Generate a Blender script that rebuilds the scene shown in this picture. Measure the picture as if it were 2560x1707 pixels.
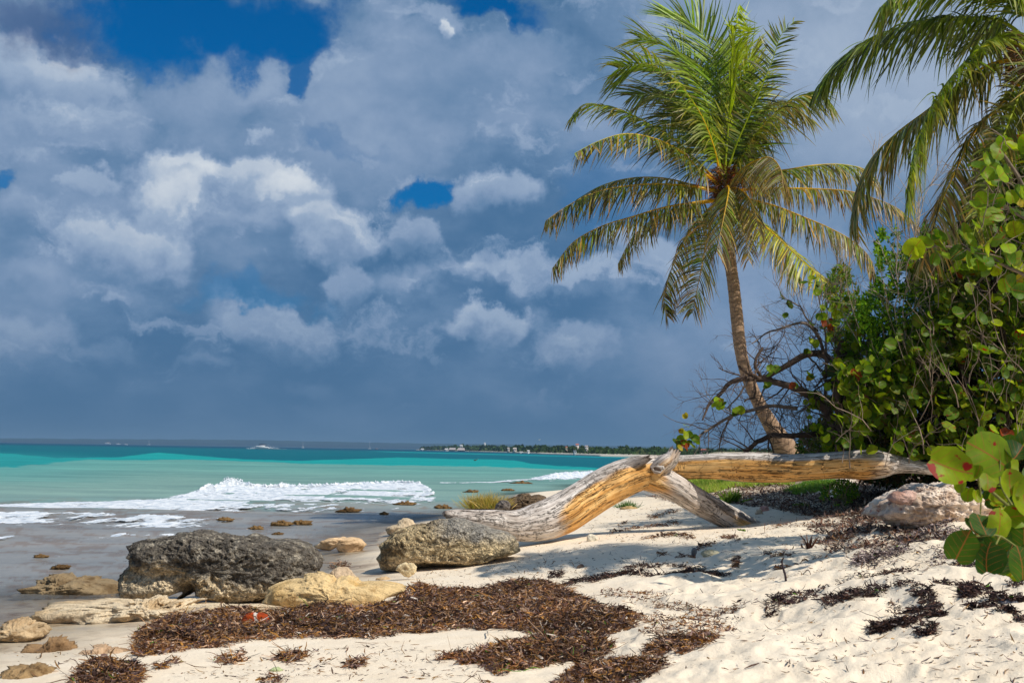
import bpy, math, random
import numpy as np
from mathutils import Vector, Matrix
random.seed(7); rng = np.random.default_rng(7)
for o in list(bpy.data.objects): bpy.data.objects.remove(o)
scene = bpy.context.scene
col = scene.collection

# ------------------------------------------------------------------ camera
F = 3556.0; CX, CY = 1280.0, 853.5; CAMZ = 1.7
ROLL = math.atan(.0165); PITCH = math.atan(272.6 / F)
cr, sr, cp, sp = math.cos(ROLL), math.sin(ROLL), math.cos(PITCH), math.sin(PITCH)
FW = np.array([0, cp, sp]); UP0 = np.array([0, -sp, cp]); XX = np.array([1., 0, 0])
RT = cr * XX + sr * UP0; UPV = -sr * XX + cr * UP0
cam_d = bpy.data.cameras.new('camera'); cam = bpy.data.objects.new('camera', cam_d); col.objects.link(cam)
cam.matrix_world = Matrix(((RT[0], UPV[0], -FW[0], 0), (RT[1], UPV[1], -FW[1], 0), (RT[2], UPV[2], -FW[2], CAMZ), (0, 0, 0, 1)))
cam_d.sensor_width = 36; cam_d.lens = 36 * F / 2560; cam_d.clip_start = .1; cam_d.clip_end = 30000
scene.camera = cam
cam_d.dof.use_dof = True; cam_d.dof.focus_distance = 21; cam_d.dof.aperture_fstop = 9
scene.view_settings.view_transform = 'Standard'; scene.view_settings.look = 'None'
scene.view_settings.exposure = 0.0; scene.view_settings.gamma = 1.0; scene.view_settings.use_curve_mapping = False

# ------------------------------------------------------------------ sun
SUN = Vector((.62, -.42, .92)).normalized()
sl = bpy.data.lights.new('sun', 'SUN'); sl.energy = 4.3; sl.angle = math.radians(.5); sl.color = (1, .95, .86)
so = bpy.data.objects.new('sun', sl); col.objects.link(so); so.location = (30, -15, 40)
so.rotation_euler = SUN.to_track_quat('Z', 'Y').to_euler()

# ------------------------------------------------------------------ world: Nishita behind broken clouds
def lin(r, g, b, k=1.0):
    f = lambda c: (c / 255 / 12.92 if c / 255 <= .04045 else ((c / 255 + .055) / 1.055) ** 2.4)
    return (f(r) * k, f(g) * k, f(b) * k)
class NT:
    def __init__(s, tree): s.t = tree; s.n = tree.nodes; s.l = tree.links
    def node(s, typ, **kw):
        n = s.n.new(typ)
        for k, v in kw.items(): setattr(n, k, v)
        return n
    def put(s, sock, v):
        if isinstance(v, bpy.types.NodeSocket): s.l.new(v, sock)
        elif isinstance(v, (tuple, list)) and len(v) == 3 and sock.type == 'RGBA': sock.default_value = (*v, 1)
        else: sock.default_value = v
    def m(s, op, a, b=0.0, c=0.0, clamp=False):
        n = s.n.new('ShaderNodeMath'); n.operation = op; n.use_clamp = clamp
        s.put(n.inputs[0], a); s.put(n.inputs[1], b)
        if op in ('MULTIPLY_ADD', 'COMPARE', 'SMOOTH_MIN'): s.put(n.inputs[2], c)
        return n.outputs[0]
    def vm(s, op, a, b=(0, 0, 0), sc=None):
        n = s.n.new('ShaderNodeVectorMath'); n.operation = op
        s.put(n.inputs[0], a)
        if op == 'SCALE': s.put(n.inputs['Scale'], sc)
        else: s.put(n.inputs[1], b)
        return n.outputs['Value'] if op in ('LENGTH', 'DOT_PRODUCT') else n.outputs['Vector']
    def mr(s, v, a, b, c=0.0, d=1.0, smooth=True):
        n = s.n.new('ShaderNodeMapRange'); n.interpolation_type = 'SMOOTHSTEP' if smooth else 'LINEAR'
        s.put(n.inputs['Value'], v)
        for k, x in (('From Min', a), ('From Max', b), ('To Min', c), ('To Max', d)): s.put(n.inputs[k], x)
        return n.outputs['Result']
    def noise(s, vec, scale, detail=4, rough=.5, dist=0.0, color=False):
        n = s.n.new('ShaderNodeTexNoise'); s.put(n.inputs['Vector'], vec)
        n.inputs['Scale'].default_value = scale; n.inputs['Detail'].default_value = detail
        n.inputs['Roughness'].default_value = rough; n.inputs['Distortion'].default_value = dist
        return n.outputs['Color'] if color else n.outputs['Fac']
    def voro(s, vec, scale, feature='F1', rnd=1.0):
        n = s.n.new('ShaderNodeTexVoronoi'); n.feature = feature; s.put(n.inputs['Vector'], vec)
        n.inputs['Scale'].default_value = scale; n.inputs['Randomness'].default_value = rnd
        return n.outputs['Distance']
    def mix(s, f, a, b, mode='MIX'):
        n = s.n.new('ShaderNodeMix'); n.data_type = 'RGBA'; n.blend_type = mode
        s.put(n.inputs[0], f); s.put(n.inputs[6], a); s.put(n.inputs[7], b)
        return n.outputs[2]
    def ramp(s, v, stops):
        n = s.n.new('ShaderNodeValToRGB'); e = n.color_ramp.elements
        while len(e) < len(stops): e.new(.5)
        for i, (p, c) in enumerate(stops): e[i].position = p; e[i].color = (*c, 1)
        s.put(n.inputs[0], v); return n.outputs[0]
    def sep(s, v):
        n = s.n.new('ShaderNodeSeparateXYZ'); s.put(n.inputs[0], v); return n.outputs
    def comb(s, x, y, z=0.0):
        n = s.n.new('ShaderNodeCombineXYZ'); s.put(n.inputs[0], x); s.put(n.inputs[1], y); s.put(n.inputs[2], z); return n.outputs[0]

def ray(u, v):
    dx = u - CX; dy = v - CY
    a = dx * cr + dy * sr; b = -dx * sr + dy * cr
    return (a[..., None] * XX - b[..., None] * UP0 + F * FW) if isinstance(a, np.ndarray) else (a * XX - b * UP0 + F * FW)
def azel(u, v):
    d = ray(float(u), float(v)); d = d / np.linalg.norm(d)
    return math.atan2(d[0], d[1]), math.asin(d[2])

world = bpy.data.worlds.new('World'); scene.world = world; world.use_nodes = True
w = NT(world.node_tree); w.n.clear()
tc = w.node('ShaderNodeTexCoord'); D = w.vm('NORMALIZE', tc.outputs['Generated'])
sx, sy, sz = w.sep(D)
az = w.m('ARCTAN2', sx, sy); el = w.m('ARCSINE', sz)
Q0 = w.comb(az, el)
wn = w.noise(D, 9, 7, .58, color=True)
wn2 = w.noise(D, 34, 5, .6, color=True)
warp = w.vm('SCALE', w.vm('SUBTRACT', wn, (.5, .5, .5)), sc=.10)
warp2 = w.vm('SCALE', w.vm('SUBTRACT', wn2, (.5, .5, .5)), sc=.03)
Q = w.vm('ADD', w.vm('ADD', Q0, warp), warp2)
en = w.m('SUBTRACT', w.noise(D, 26, 8, .62), .5)
NS = w.sep
sky = w.node('ShaderNodeTexSky', sky_type='NISHITA'); sky.sun_disc = False
sky.sun_elevation = math.asin(SUN.z); sky.sun_rotation = math.atan2(SUN.x, SUN.y); sky.air_density = 1.0; sky.dust_density = .4; sky.ozone_density = 2.0
# bright cumulus heads: centre, half size (photo pixels turned into azimuth / elevation), strength, softness
B = [(70, 185, 175, 85, 0.89), (105, 305, 95, 55, 0.58), (235, 345, 140, 125, 0.53), (30, 400, 120, 80, 0.32), (470, 260, 190, 120, 0.48), (640, 245, 90, 70, 0.44),
     (470, 380, 240, 70, 0.29), (1080, 230, 330, 200, 0.44), (1330, 120, 160, 130, 0.44), (950, 70, 90, 110, 0.47), (1110, 98, 26, 26, 1.00),
     (415, 470, 125, 85, 1.00), (380, 550, 100, 80, 0.89), (290, 640, 165, 60, 0.81), (660, 480, 190, 65, 0.97), (800, 520, 110, 80, 0.84), (700, 590, 260, 60, 0.56), (880, 600, 120, 75, 0.78), (1060, 600, 60, 60, 0.62),
     (1270, 500, 125, 75, 0.76), (1330, 470, 60, 40, 0.42), (215, 500, 42, 38, 0.65), (650, 368, 38, 16, 0.63), (1230, 340, 130, 70, 0.37), (1010, 350, 140, 60, 0.26),
     (60, 560, 110, 50, 0.44), (870, 705, 70, 60, 0.62), (1010, 720, 100, 60, 0.58), (1200, 820, 125, 42, 0.90), (690, 815, 160, 60, 0.62), (560, 780, 60, 70, 0.44), (1400, 720, 220, 50, 0.65),
     (1150, 690, 60, 30, 0.50), (1420, 865, 110, 60, 0.62), (1330, 820, 60, 40, 0.38), (70, 870, 120, 45, 0.53), (250, 880, 90, 40, 0.31), (500, 925, 90, 25, 0.38), (780, 960, 80, 45, 0.28), (290, 760, 90, 50, 0.31), (60, 720, 110, 50, 0.31),
     (1660, 640, 110, 70, 0.75), (1720, 720, 110, 60, 0.50), (2080, 330, 230, 260, 0.58), (1950, 90, 260, 140, 0.47), (2300, 180, 260, 260, 0.42), (1930, 780, 60, 90, 0.38), (1570, 240, 120, 160, 0.21), (2000, 620, 200, 120, 0.38), (1600, 900, 260, 90, 0.22)]
H = [(470, 60, 300, 120, 1.0), (690, 120, 170, 130, 1.0), (600, 190, 90, 60, .8), (745, 225, 50, 60, .8), (1220, 10, 150, 40, 1.0), (1090, 480, 62, 42, .95), (5, 465, 45, 28, .7), (880, 370, 120, 30, .25), (1560, 470, 160, 160, .25), (620, 740, 180, 45, .3), (2240, 560, 120, 80, .35)]
def blob(c, soft, lo=.45):
    u, v, ru, rv, amp = c
    a0, e0 = azel(u, v)
    p = w.vm('MULTIPLY', w.vm('SUBTRACT', Q, (a0, e0, 0)), (F / ru, F / rv, 0))
    ln = w.m('ADD', w.vm('LENGTH', p), w.m('MULTIPLY', en, 1.5))
    m = w.mr(ln, 1.22, lo)
    return m, p
val = w.m('MULTIPLY', w.mr(w.noise(w.vm('MULTIPLY', D, (1, 1, 1.7)), 5.5, 7, .58, .1), .36, .68), .50)
hole = None
for c in H:
    m, p = blob(c, 0, .55)
    k = w.m('MULTIPLY', m, c[4])
    hole = k if hole is None else w.m('MAXIMUM', hole, k)
keep_ = w.m('SUBTRACT', 1.0, w.m('MULTIPLY', hole, .92)); val = w.m('MULTIPLY', val, keep_)
for c in B:
    m, p = blob(c, 0, .72 if c[4] > .6 else .25)
    py = NS(p)[1]
    g = w.mr(w.m('MULTIPLY_ADD', en, 1.2, py), -1.0, .35, .25, 1.0)
    k = w.m('MULTIPLY', w.m('MULTIPLY', m, g), c[4] * .82)
    val = w.m('ADD', val, w.m('MULTIPLY', w.m('SUBTRACT', 1.0, val), k))
sm_ = w.vm('ADD', w.vm('MULTIPLY', Q, (1.0, 2.1, 1)), (3.1, .4, 0))
f1 = w.noise(sm_, 13, 9, .6); f2 = w.noise(w.vm('ADD', sm_, (0, .045, 0)), 13, 4, .6)
puff = w.mr(f1, .52, .66); lit = w.mr(w.m('SUBTRACT', f1, f2), -.04, .12, .35, 1.0)
k = w.m('MULTIPLY', w.m('MULTIPLY', w.m('MULTIPLY', puff, lit), keep_), w.m('MULTIPLY', w.mr(el, .0, .07), .46))
val = w.m('ADD', val, w.m('MULTIPLY', w.m('SUBTRACT', 1.0, val), k))
# out of the photographed sector the same broken cloud cover goes on
sector = w.m('MULTIPLY', w.mr(w.m('ABSOLUTE', az), .40, .55, 1, 0), w.mr(el, .34, .5, 1, 0))
gen = w.mr(w.noise(D, 4.2, 8, .6, .3), .42, .72); genh = w.mr(w.noise(D, 2.3, 5, .55), .52, .66)
inv = w.m('SUBTRACT', 1.0, sector)
val = w.m('ADD', w.m('MULTIPLY', val, sector), w.m('MULTIPLY', w.m('MULTIPLY', gen, .8), inv))
hole = w.m('ADD', w.m('MULTIPLY', hole, sector), w.m('MULTIPLY', genh, inv))
hole = w.m('MULTIPLY', hole, w.m('SUBTRACT', 1.0, w.mr(val, .25, .55)))
wisp = w.m('MULTIPLY', w.m('SUBTRACT', w.noise(D, 60, 6, .6), .5), .14)
val = w.m('ADD', val, w.m('MULTIPLY', wisp, w.mr(val, .05, .5)), clamp=True)
K = 10.0
ccol = w.ramp(val, [(0, lin(72, 112, 152)), (.25, lin(102, 134, 170)), (.5, lin(130, 154, 186)), (.75, lin(154, 174, 200)), (1, lin(216, 223, 230))])
hz = w.mr(el, -.01, .12)
ccol = w.mix(w.m('MULTIPLY', w.m('SUBTRACT', 1.0, hz), .75), ccol, lin(74, 110, 146))
rightlift = w.m('MULTIPLY', w.mr(az, .0, .33), w.mr(el, .08, .3))
ccol = w.mix(w.m('MULTIPLY', rightlift, .55), ccol, lin(176, 190, 208))
darkcl = blob((110, 50, 190, 85, 1), 0, .3)[0]
ccol = w.mix(w.m('MULTIPLY', darkcl, .6), ccol, lin(58, 84, 132))
nish = w.mix(1.0, sky.outputs[0], (.0, .36, .72), 'MULTIPLY')
cs = w.vm('SCALE', ccol, sc=K)
allc = w.mix(hole, cs, nish)
bg = w.node('ShaderNodeBackground'); w.l.new(allc, bg.inputs[0]); bg.inputs[1].default_value = .1
wo = w.node('ShaderNodeOutputWorld'); w.l.new(bg.outputs[0], wo.inputs[0])
world.cycles.sampling_method = 'MANUAL'; world.cycles.sample_map_resolution = 512
scene.render.engine = 'CYCLES'
scene.cycles.max_bounces = 6; scene.cycles.transparent_max_bounces = 8; scene.cycles.volume_bounces = 0

# ------------------------------------------------------------------ noise and mesh helpers
def _h(ix, iy, iz, seed):
    with np.errstate(over='ignore'):
        h = (ix.astype(np.int64) * 374761393 + iy.astype(np.int64) * 668265263 + iz.astype(np.int64) * 2147483647 + seed * 1274126177) & 0xffffffff
        h = ((h ^ (h >> 13)) * 1274126177) & 0xffffffff
        h = ((h ^ (h >> 16)) * 2246822519) & 0xffffffff
        return ((h ^ (h >> 15)) & 0xffffff) / float(0xffffff) * 2 - 1
def vn(p, seed=0):
    p = np.asarray(p, float); i = np.floor(p).astype(np.int64); f = p - i; f = f * f * f * (f * (f * 6 - 15) + 10)
    x, y = i[..., 0], i[..., 1]; z = i[..., 2] if p.shape[-1] > 2 else np.zeros_like(x)
    def L(a, b, t): return a + (b - a) * t
    def pl(zz): return L(L(_h(x, y, zz, seed), _h(x + 1, y, zz, seed), f[..., 0]), L(_h(x, y + 1, zz, seed), _h(x + 1, y + 1, zz, seed), f[..., 0]), f[..., 1])
    return pl(z) if p.shape[-1] == 2 else L(pl(z), pl(z + 1), f[..., 2])
def fbm(p, octv=4, seed=0, g=.5, lac=2.03):
    p = np.asarray(p, float); s = 0; a = 1; t = 0
    for k in range(octv): s = s + a * vn(p, seed + k); t += a; a *= g; p = p * lac + 11.3
    return s / t
def worley(p, seed=0):
    i = np.floor(p).astype(np.int64); best = np.full(p.shape[0], 9.)
    for dx in (-1, 0, 1):
        for dy in (-1, 0, 1):
            for dz in (-1, 0, 1):
                c = i + np.array([dx, dy, dz])
                q = np.stack([c[:, k] + .5 + .5 * _h(c[:, 0], c[:, 1], c[:, 2], seed + 31 * k) for k in range(3)], 1)
                best = np.minimum(best, np.linalg.norm(q - p, axis=1))
    return best
def sstep(a, b, x): t = np.clip((x - a) / (b - a), 0, 1); return t * t * (3 - 2 * t)
def norm(v): return v / np.maximum(np.linalg.norm(v, axis=-1, keepdims=True), 1e-9)
def meta(o, label=None, cat=None, group=None, kind=None):
    for k, v in (('label', label), ('category', cat), ('group', group), ('kind', kind)):
        if v: o[k] = v
    return o
def link_mesh(name, me, mat, parent=None):
    o = bpy.data.objects.new(name, me); col.objects.link(o)
    if mat: me.materials.append(mat)
    if parent is not None: o.parent = parent; o.matrix_parent_inverse = Matrix.Translation(-parent.location)
    return o
def empty(name, loc, *m):
    o = bpy.data.objects.new(name, None); col.objects.link(o); o.location = loc; o.empty_display_size = .2
    return meta(o, *m)
class MB:
    def __init__(s): s.v = []; s.f = {3: [], 4: []}; s.c = []; s.uv = []; s.n = 0
    def add(s, v, f, c=(.5, .5, .5), uv=None):
        v = np.asarray(v, float).reshape(-1, 3); c = np.asarray(c, float)
        if c.ndim == 1: c = np.tile(c, (len(v), 1))
        uv = np.zeros((len(v), 3)) if uv is None else np.asarray(uv, float)
        f = np.asarray(f, np.int64)
        s.f[f.shape[1]].append(f + s.n); s.v.append(v); s.c.append(c); s.uv.append(uv); s.n += len(v)
    def mesh(s, name, smooth=True, luv=False):
        V = np.concatenate(s.v); me = bpy.data.meshes.new(name)
        f3 = np.concatenate(s.f[3]) if s.f[3] else np.zeros((0, 3), np.int64)
        f4 = np.concatenate(s.f[4]) if s.f[4] else np.zeros((0, 4), np.int64)
        loops = np.concatenate([f3.ravel(), f4.ravel()]).astype(np.int32)
        me.vertices.add(len(V)); me.vertices.foreach_set('co', V.astype(np.float32).ravel())
        me.loops.add(len(loops)); me.loops.foreach_set('vertex_index', loops)
        n3, n4 = len(f3), len(f4); me.polygons.add(n3 + n4)
        st = np.concatenate([np.arange(n3) * 3, n3 * 3 + np.arange(n4) * 4]).astype(np.int32)
        me.polygons.foreach_set('loop_start', st)
        me.update(calc_edges=True)
        a = me.attributes.new('Col', 'FLOAT_COLOR', 'POINT'); C = np.concatenate(s.c)
        a.data.foreach_set('color', np.concatenate([C, np.ones((len(C), 1))], 1).astype(np.float32).ravel())
        if luv:
            a = me.attributes.new('luv', 'FLOAT_VECTOR', 'POINT'); a.data.foreach_set('vector', np.concatenate(s.uv).astype(np.float32).ravel())
        if smooth: me.polygons.foreach_set('use_smooth', np.ones(n3 + n4, bool))
        me.validate(); return me
    def build(s, name, mat, parent=None, smooth=True, luv=False):
        return link_mesh(name, s.mesh(name, smooth, luv), mat, parent)
def gridf(nr, nc, wrap=False):
    r = np.arange(nr - 1)[:, None]; c = np.arange(nc if wrap else nc - 1)[None, :]
    c2 = (c + 1) % nc
    return np.stack([r * nc + c, r * nc + c2, (r + 1) * nc + c2, (r + 1) * nc + c], -1).reshape(-1, 4)
def tube(mb, pts, rad, sides=8, c=(.3, .2, .1), cap=True, rough=0.0, seed=0, uvs=1.0):
    pts = np.asarray(pts, float); n = len(pts); rad = np.broadcast_to(np.asarray(rad, float), (n,))
    T = norm(np.gradient(pts, axis=0)); N = np.zeros_like(T)
    a = np.array([0, 0, 1.]) if abs(T[0][2]) < .9 else np.array([0, 1., 0])
    N[0] = norm(a - T[0] * T[0].dot(a))
    for i in range(1, n): q = N[i - 1] - T[i] * T[i].dot(N[i - 1]); N[i] = q / max(np.linalg.norm(q), 1e-9)
    Bn = np.cross(T, N); th = np.linspace(0, 2 * math.pi, sides, endpoint=False)
    ring = np.cos(th)[None, :, None] * N[:, None, :] + np.sin(th)[None, :, None] * Bn[:, None, :]
    R = rad[:, None] * np.ones((1, sides))
    P0 = pts[:, None, :] + ring * R[..., None]
    if rough: R = R * (1 + rough * fbm(P0 * (1.2 / max(rad.mean(), 1e-4)), 3, seed)); P0 = pts[:, None, :] + ring * R[..., None]
    s = np.concatenate([[0], np.cumsum(np.linalg.norm(np.diff(pts, axis=0), axis=1))])
    uv = np.stack([np.cos(th)[None, :] * rad[:, None], np.sin(th)[None, :] * rad[:, None], np.repeat(s[:, None], sides, 1)], -1).reshape(-1, 3)
    mb.add(P0.reshape(-1, 3), gridf(n, sides, True), c, uv * uvs)
    if cap:
        for e in (0, n - 1):
            idx = np.arange(sides); v = np.concatenate([P0[e], pts[e][None]]); 
            f = np.stack([idx, (idx + 1) % sides, np.full(sides, sides)], 1)
            if e == 0: f = f[:, ::-1]
            mb.add(v, f, c if np.ndim(c) == 1 else np.tile(c[0], (sides + 1, 1)), np.concatenate([uv.reshape(n, sides, 3)[e], uv.reshape(n, sides, 3)[e][:1] * [0, 0, 1]]))
def smooth_path(pts, n):
    pts = np.asarray(pts, float); m = len(pts)
    d = np.concatenate([[0], np.cumsum(np.linalg.norm(np.diff(pts[:, :3], axis=0), axis=1))]); t = np.linspace(0, d[-1], n)
    tg = np.gradient(pts, d, axis=0); out = np.zeros((n, pts.shape[1]))
    k = np.clip(np.searchsorted(d, t, side='right') - 1, 0, m - 2); h = (d[k + 1] - d[k])[:, None]; s = ((t - d[k]) / (d[k + 1] - d[k]))[:, None]
    return (2 * s**3 - 3 * s**2 + 1) * pts[k] + (s**3 - 2 * s**2 + s) * h * tg[k] + (-2 * s**3 + 3 * s**2) * pts[k + 1] + (s**3 - s**2) * h * tg[k + 1]
def strips(mb, base, d0, wv, L, W, nseg, bend, colr, tipc=None, prof=None, curl=0.0):
    N = len(base); P = [base]; p = base.copy(); L = np.broadcast_to(L, (N,)); W = np.broadcast_to(W, (N,))
    for k in range(nseg):
        d = norm(d0 + bend * ((k + .5) / nseg) ** 1.25 + (rng.normal(0, curl, (N, 3)) if curl else 0))
        p = p + d * (L / nseg)[:, None]; P.append(p)
    P = np.stack(P, 1)
    pr = np.array(prof) if prof is not None else np.interp(np.linspace(0, 1, nseg + 1), [0, .25, .7, 1], [.55, 1, .7, .06])
    off = wv[:, None, :] * (W[:, None] * pr[None, :] / 2)[..., None]
    V = np.stack([P - off, P + off], 2).reshape(N, -1, 3)
    m = (nseg + 1) * 2; k = np.arange(nseg)[:, None] * 2
    f = (np.concatenate([k, k + 1, k + 3, k + 2], 1)[None] + (np.arange(N) * m)[:, None, None]).reshape(-1, 4)
    colr = np.broadcast_to(colr, (N, 3)); tipc = colr if tipc is None else np.broadcast_to(tipc, (N, 3))
    t = (np.linspace(0, 1, nseg + 1) ** 1.6)[None, :, None, None]
    C = (colr[:, None, None, :] * (1 - t) + tipc[:, None, None, :] * t) * np.ones((1, 1, 2, 1))
    mb.add(V.reshape(-1, 3), f, C.reshape(-1, 3))

# photo pixel -> point at depth Y ; these only lay the real things out where they stand
def P(u, v, Y):
    d = ray(float(u), float(v)); return np.array([0, 0, CAMZ]) + d * (Y / d[1])
def PA(u, v, Y):
    d = ray(np.asarray(u, float), np.asarray(v, float)); return np.array([0, 0, CAMZ]) + d * (np.asarray(Y) / d[..., 1])[..., None]
def PZ(u, v, z):
    d = ray(np.asarray(u, float), np.asarray(v, float)); t = (z - CAMZ) / d[..., 2]
    return np.array([0, 0, CAMZ]) + d * t[..., None]
def hor(u): return 1105 + .0165 * u

# ------------------------------------------------------------------ terrain
CP = [(0, 1707, .10), (640, 1707, .17), (1280, 1707, .25), (1900, 1707, .37), (2560, 1707, .5), (0, 1600, .02), (300, 1620, .10), (60, 1520, -.03), (300, 1540, .04),
      (700, 1560, .14), (1000, 1540, .19), (1500, 1560, .33), (2000, 1560, .5), (2560, 1560, .68), (280, 1490, -.04), (560, 1500, .04), (830, 1420, .0), (950, 1440, .08),
      (1100, 1430, .16), (1400, 1420, .31), (1800, 1420, .5), (2200, 1430, .68), (2560, 1450, .85), (900, 1360, -.03), (1290, 1355, .36), (1500, 1350, .46), (1850, 1310, .62),
      (2150, 1320, .8), (2400, 1320, .95), (1050, 1300, -.05), (1250, 1250, -.06), (1350, 1232, -.04), (1450, 1214, -.03), (1180, 1285, -.03), (1500, 1280, .58), (1700, 1240, .8), (1900, 1230, .95), (2100, 1240, 1.0), (2300, 1230, 1.15), (1700, 1200, 1.02), (1420, 1262, .28)]
cpt = np.array([PZ(u, v, z) for u, v, z in CP])
cpt = np.concatenate([cpt, np.array([(-40, 20, -1.6), (-40, 60, -2.5), (-12, 15, -.5), (-10, 30, -.7), (-9, 60, -1), (20, 10, 1.6), (25, 30, 2.0), (30, 60, 2.2), (10, 45, 1.35), (5.5, 50, .8), (11, 80, 1.0),
      (-.7, 78, -.4), (4.5, 80, -.25), (7.4, 120, -.05), (16, 120, .9), (-5, 0, 0), (3, 0, .4), (10, 0, 1.2), (-15, 0, -.8), (40, 120, 2.0), (-60, 120, -3), (1.5, 60, -.08), (0, 95, -.5), (6, 102, -.4), (-4, 110, -.8), (-3, 9, .08)], float)])
def _tk(r2): return np.where(r2 > 1e-12, r2 * np.log(np.maximum(r2, 1e-12)) * .5, 0)
_A = cpt[:, :2] / 20.; _n = len(_A)
_K = _tk(((_A[:, None] - _A[None]) ** 2).sum(-1)) + np.eye(_n) * 2e-4
_Pm = np.concatenate([np.ones((_n, 1)), _A], 1)
_S = np.block([[_K, _Pm], [_Pm.T, np.zeros((3, 3))]]); _w = np.linalg.solve(_S, np.concatenate([cpt[:, 2], np.zeros(3)]))
def terr0(x, y):
    x = np.asarray(x, float); y = np.asarray(y, float); sh = x.shape; q = np.stack([x.ravel(), y.ravel()], 1) / 20.
    out = np.zeros(len(q))
    for a in range(0, len(q), 40000):
        qq = q[a:a + 40000]; r2 = ((qq[:, None] - _A[None]) ** 2).sum(-1)
        out[a:a + 40000] = _tk(r2) @ _w[:_n] + _w[_n] + qq @ _w[_n + 1:]
    out = np.clip(out, -3, 2.3).reshape(sh)
    far = sstep(110, 170, np.hypot(x, y)); land = sstep(.07, .15, x / np.maximum(y, 5)) * np.where(y > 0, 1, 0)
    return out * (1 - far) + far * (-3 + 5.0 * land)
# loose, trodden sand on the right and in the foreground
def bump(x, y):
    q = np.stack([x, y], -1)
    hzv = CAMZ - .4; 
    u = CX + x / np.maximum(y, 1) * F
    near = 1 - sstep(17, 24, y)
    rgt = sstep(1150, 1700, u + 250 * fbm(q * .35, 2, 5) - (y - 10) * 25)
    a = near * rgt
    n1 = fbm(q * 1.7, 3, 21); n2 = fbm(q * 3.6 + 9, 3, 33)
    b = a * (.09 * n1 + .04 * fbm(q * .8 + 2, 2, 55) + .055 * n2 - .04 * sstep(.1, .5, n2) + .014 * fbm(q * 9, 3, 50))
    b = b + .010 * fbm(q * 3, 3, 9) * (1 - a) * (1 - sstep(60, 90, y)) + .05 * fbm(q * .8, 3, 70) * sstep(22, 26, y) * sstep(1, 4, x)
    return b
def terr(x, y):
    z = terr0(x, y); b = bump(np.asarray(x, float), np.asarray(y, float))
    return z + b * sstep(-.1, .15, z + .05) + .012 * fbm(np.stack([x, y], -1) * 1.3, 3, 3) * (1 - sstep(.1, .3, z))
gu = np.arange(-200, 2841, 40.); gv = np.arange(1150, 1761, 8.)
GU, GV = np.meshgrid(gu, gv); _rd = ray(GU, GV); Ys = np.exp(np.linspace(math.log(4), math.log(150), 150))
GY = np.full(GU.shape, 150.); done = np.zeros(GU.shape, bool)
for Yk in Ys:
    t = Yk / _rd[..., 1]; x = _rd[..., 0] * t; z = CAMZ + _rd[..., 2] * t
    hit = (~done) & (z <= np.maximum(terr0(x, np.full_like(x, Yk)), -.05)); GY[hit] = Yk; done |= hit
def G(u, v, dz=0.0):
    u = np.atleast_1d(np.asarray(u, float)); v = np.atleast_1d(np.asarray(v, float))
    fu = np.clip((u - gu[0]) / 40, 0, len(gu) - 1.001); fv = np.clip((v - gv[0]) / 8, 0, len(gv) - 1.001)
    a = fu.astype(int); b = fv.astype(int); fu -= a; fv -= b
    y = (GY[b, a] * (1 - fu) + GY[b, a + 1] * fu) * (1 - fv) + (GY[b + 1, a] * (1 - fu) + GY[b + 1, a + 1] * fu) * fv
    p = PA(u, v, y); p[:, 2] = terr(p[:, 0], p[:, 1]) + dz; return p
def G1(u, v, dz=0.0): return G(u, v, dz)[0]

# ------------------------------------------------------------------ materials
def mat(name):
    m = bpy.data.materials.new(name); m.use_nodes = True; t = NT(m.node_tree)
    b = t.n['Principled BSDF']; return m, t, b
def attr(t, name='Col'):
    a = t.node('ShaderNodeAttribute'); a.attribute_name = name; return a
def bumpn(t, h, dist, strength=1.0):
    n = t.node('ShaderNodeBump'); n.inputs['Distance'].default_value = dist; n.inputs['Strength'].default_value = strength; t.put(n.inputs['Height'], h); return n.outputs[0]
def pos(t): return t.node('ShaderNodeNewGeometry').outputs['Position']
def foliage_mat(name, transl=.35, rough=.45, nscale=20, spec=.4, veins=False):
    m, t, b = mat(name); a = attr(t).outputs['Color']; n = t.noise(pos(t), nscale, 3)
    c = t.mix(1.0, a, t.ramp(n, [(.2, (.6, .6, .6)), (.8, (1.35, 1.35, 1.3))]), 'MULTIPLY')
    if veins:
        x, y, z = t.sep(attr(t, 'luv').outputs['Vector'])
        ax = t.m('ABSOLUTE', x)
        mid = t.mr(ax, .05, .015)
        fr = t.m('FRACT', t.m('MULTIPLY', t.m('SUBTRACT', y, t.m('MULTIPLY', ax, .75)), 2.6))
        sv = t.m('MULTIPLY', t.mr(t.m('ABSOLUTE', t.m('SUBTRACT', fr, .5)), .055, .015), t.mr(ax, .95, .5))
        vv = t.m('MAXIMUM', mid, t.m('MULTIPLY', sv, .7))
        c = t.mix(t.m('MULTIPLY', vv, .8), c, (.34, .10, .03))
        rs = t.m('MULTIPLY', t.mr(t.noise(t.vm('ADD', pos(t), (3, 1, 7)), 11, 4, .55), .62, .66), z)
        c = t.mix(rs, c, (.26, .015, .008))
        sp2 = t.mr(t.noise(pos(t), 60, 2), .70, .74)
        c = t.mix(t.m('MULTIPLY', sp2, .7), c, (.10, .05, .02))
    t.put(b.inputs['Base Color'], c); b.inputs['Roughness'].default_value = rough; b.inputs['Specular IOR Level'].default_value = spec
    tr = t.node('ShaderNodeBsdfTranslucent'); t.put(tr.inputs[0], t.mix(1.0, c, (1.25, 1.3, .5), 'MULTIPLY'))
    mx = t.node('ShaderNodeMixShader'); mx.inputs[0].default_value = transl; t.l.new(b.outputs[0], mx.inputs[1]); t.l.new(tr.outputs[0], mx.inputs[2])
    t.l.new(mx.outputs[0], t.n['Material Output'].inputs[0]); return m
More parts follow.
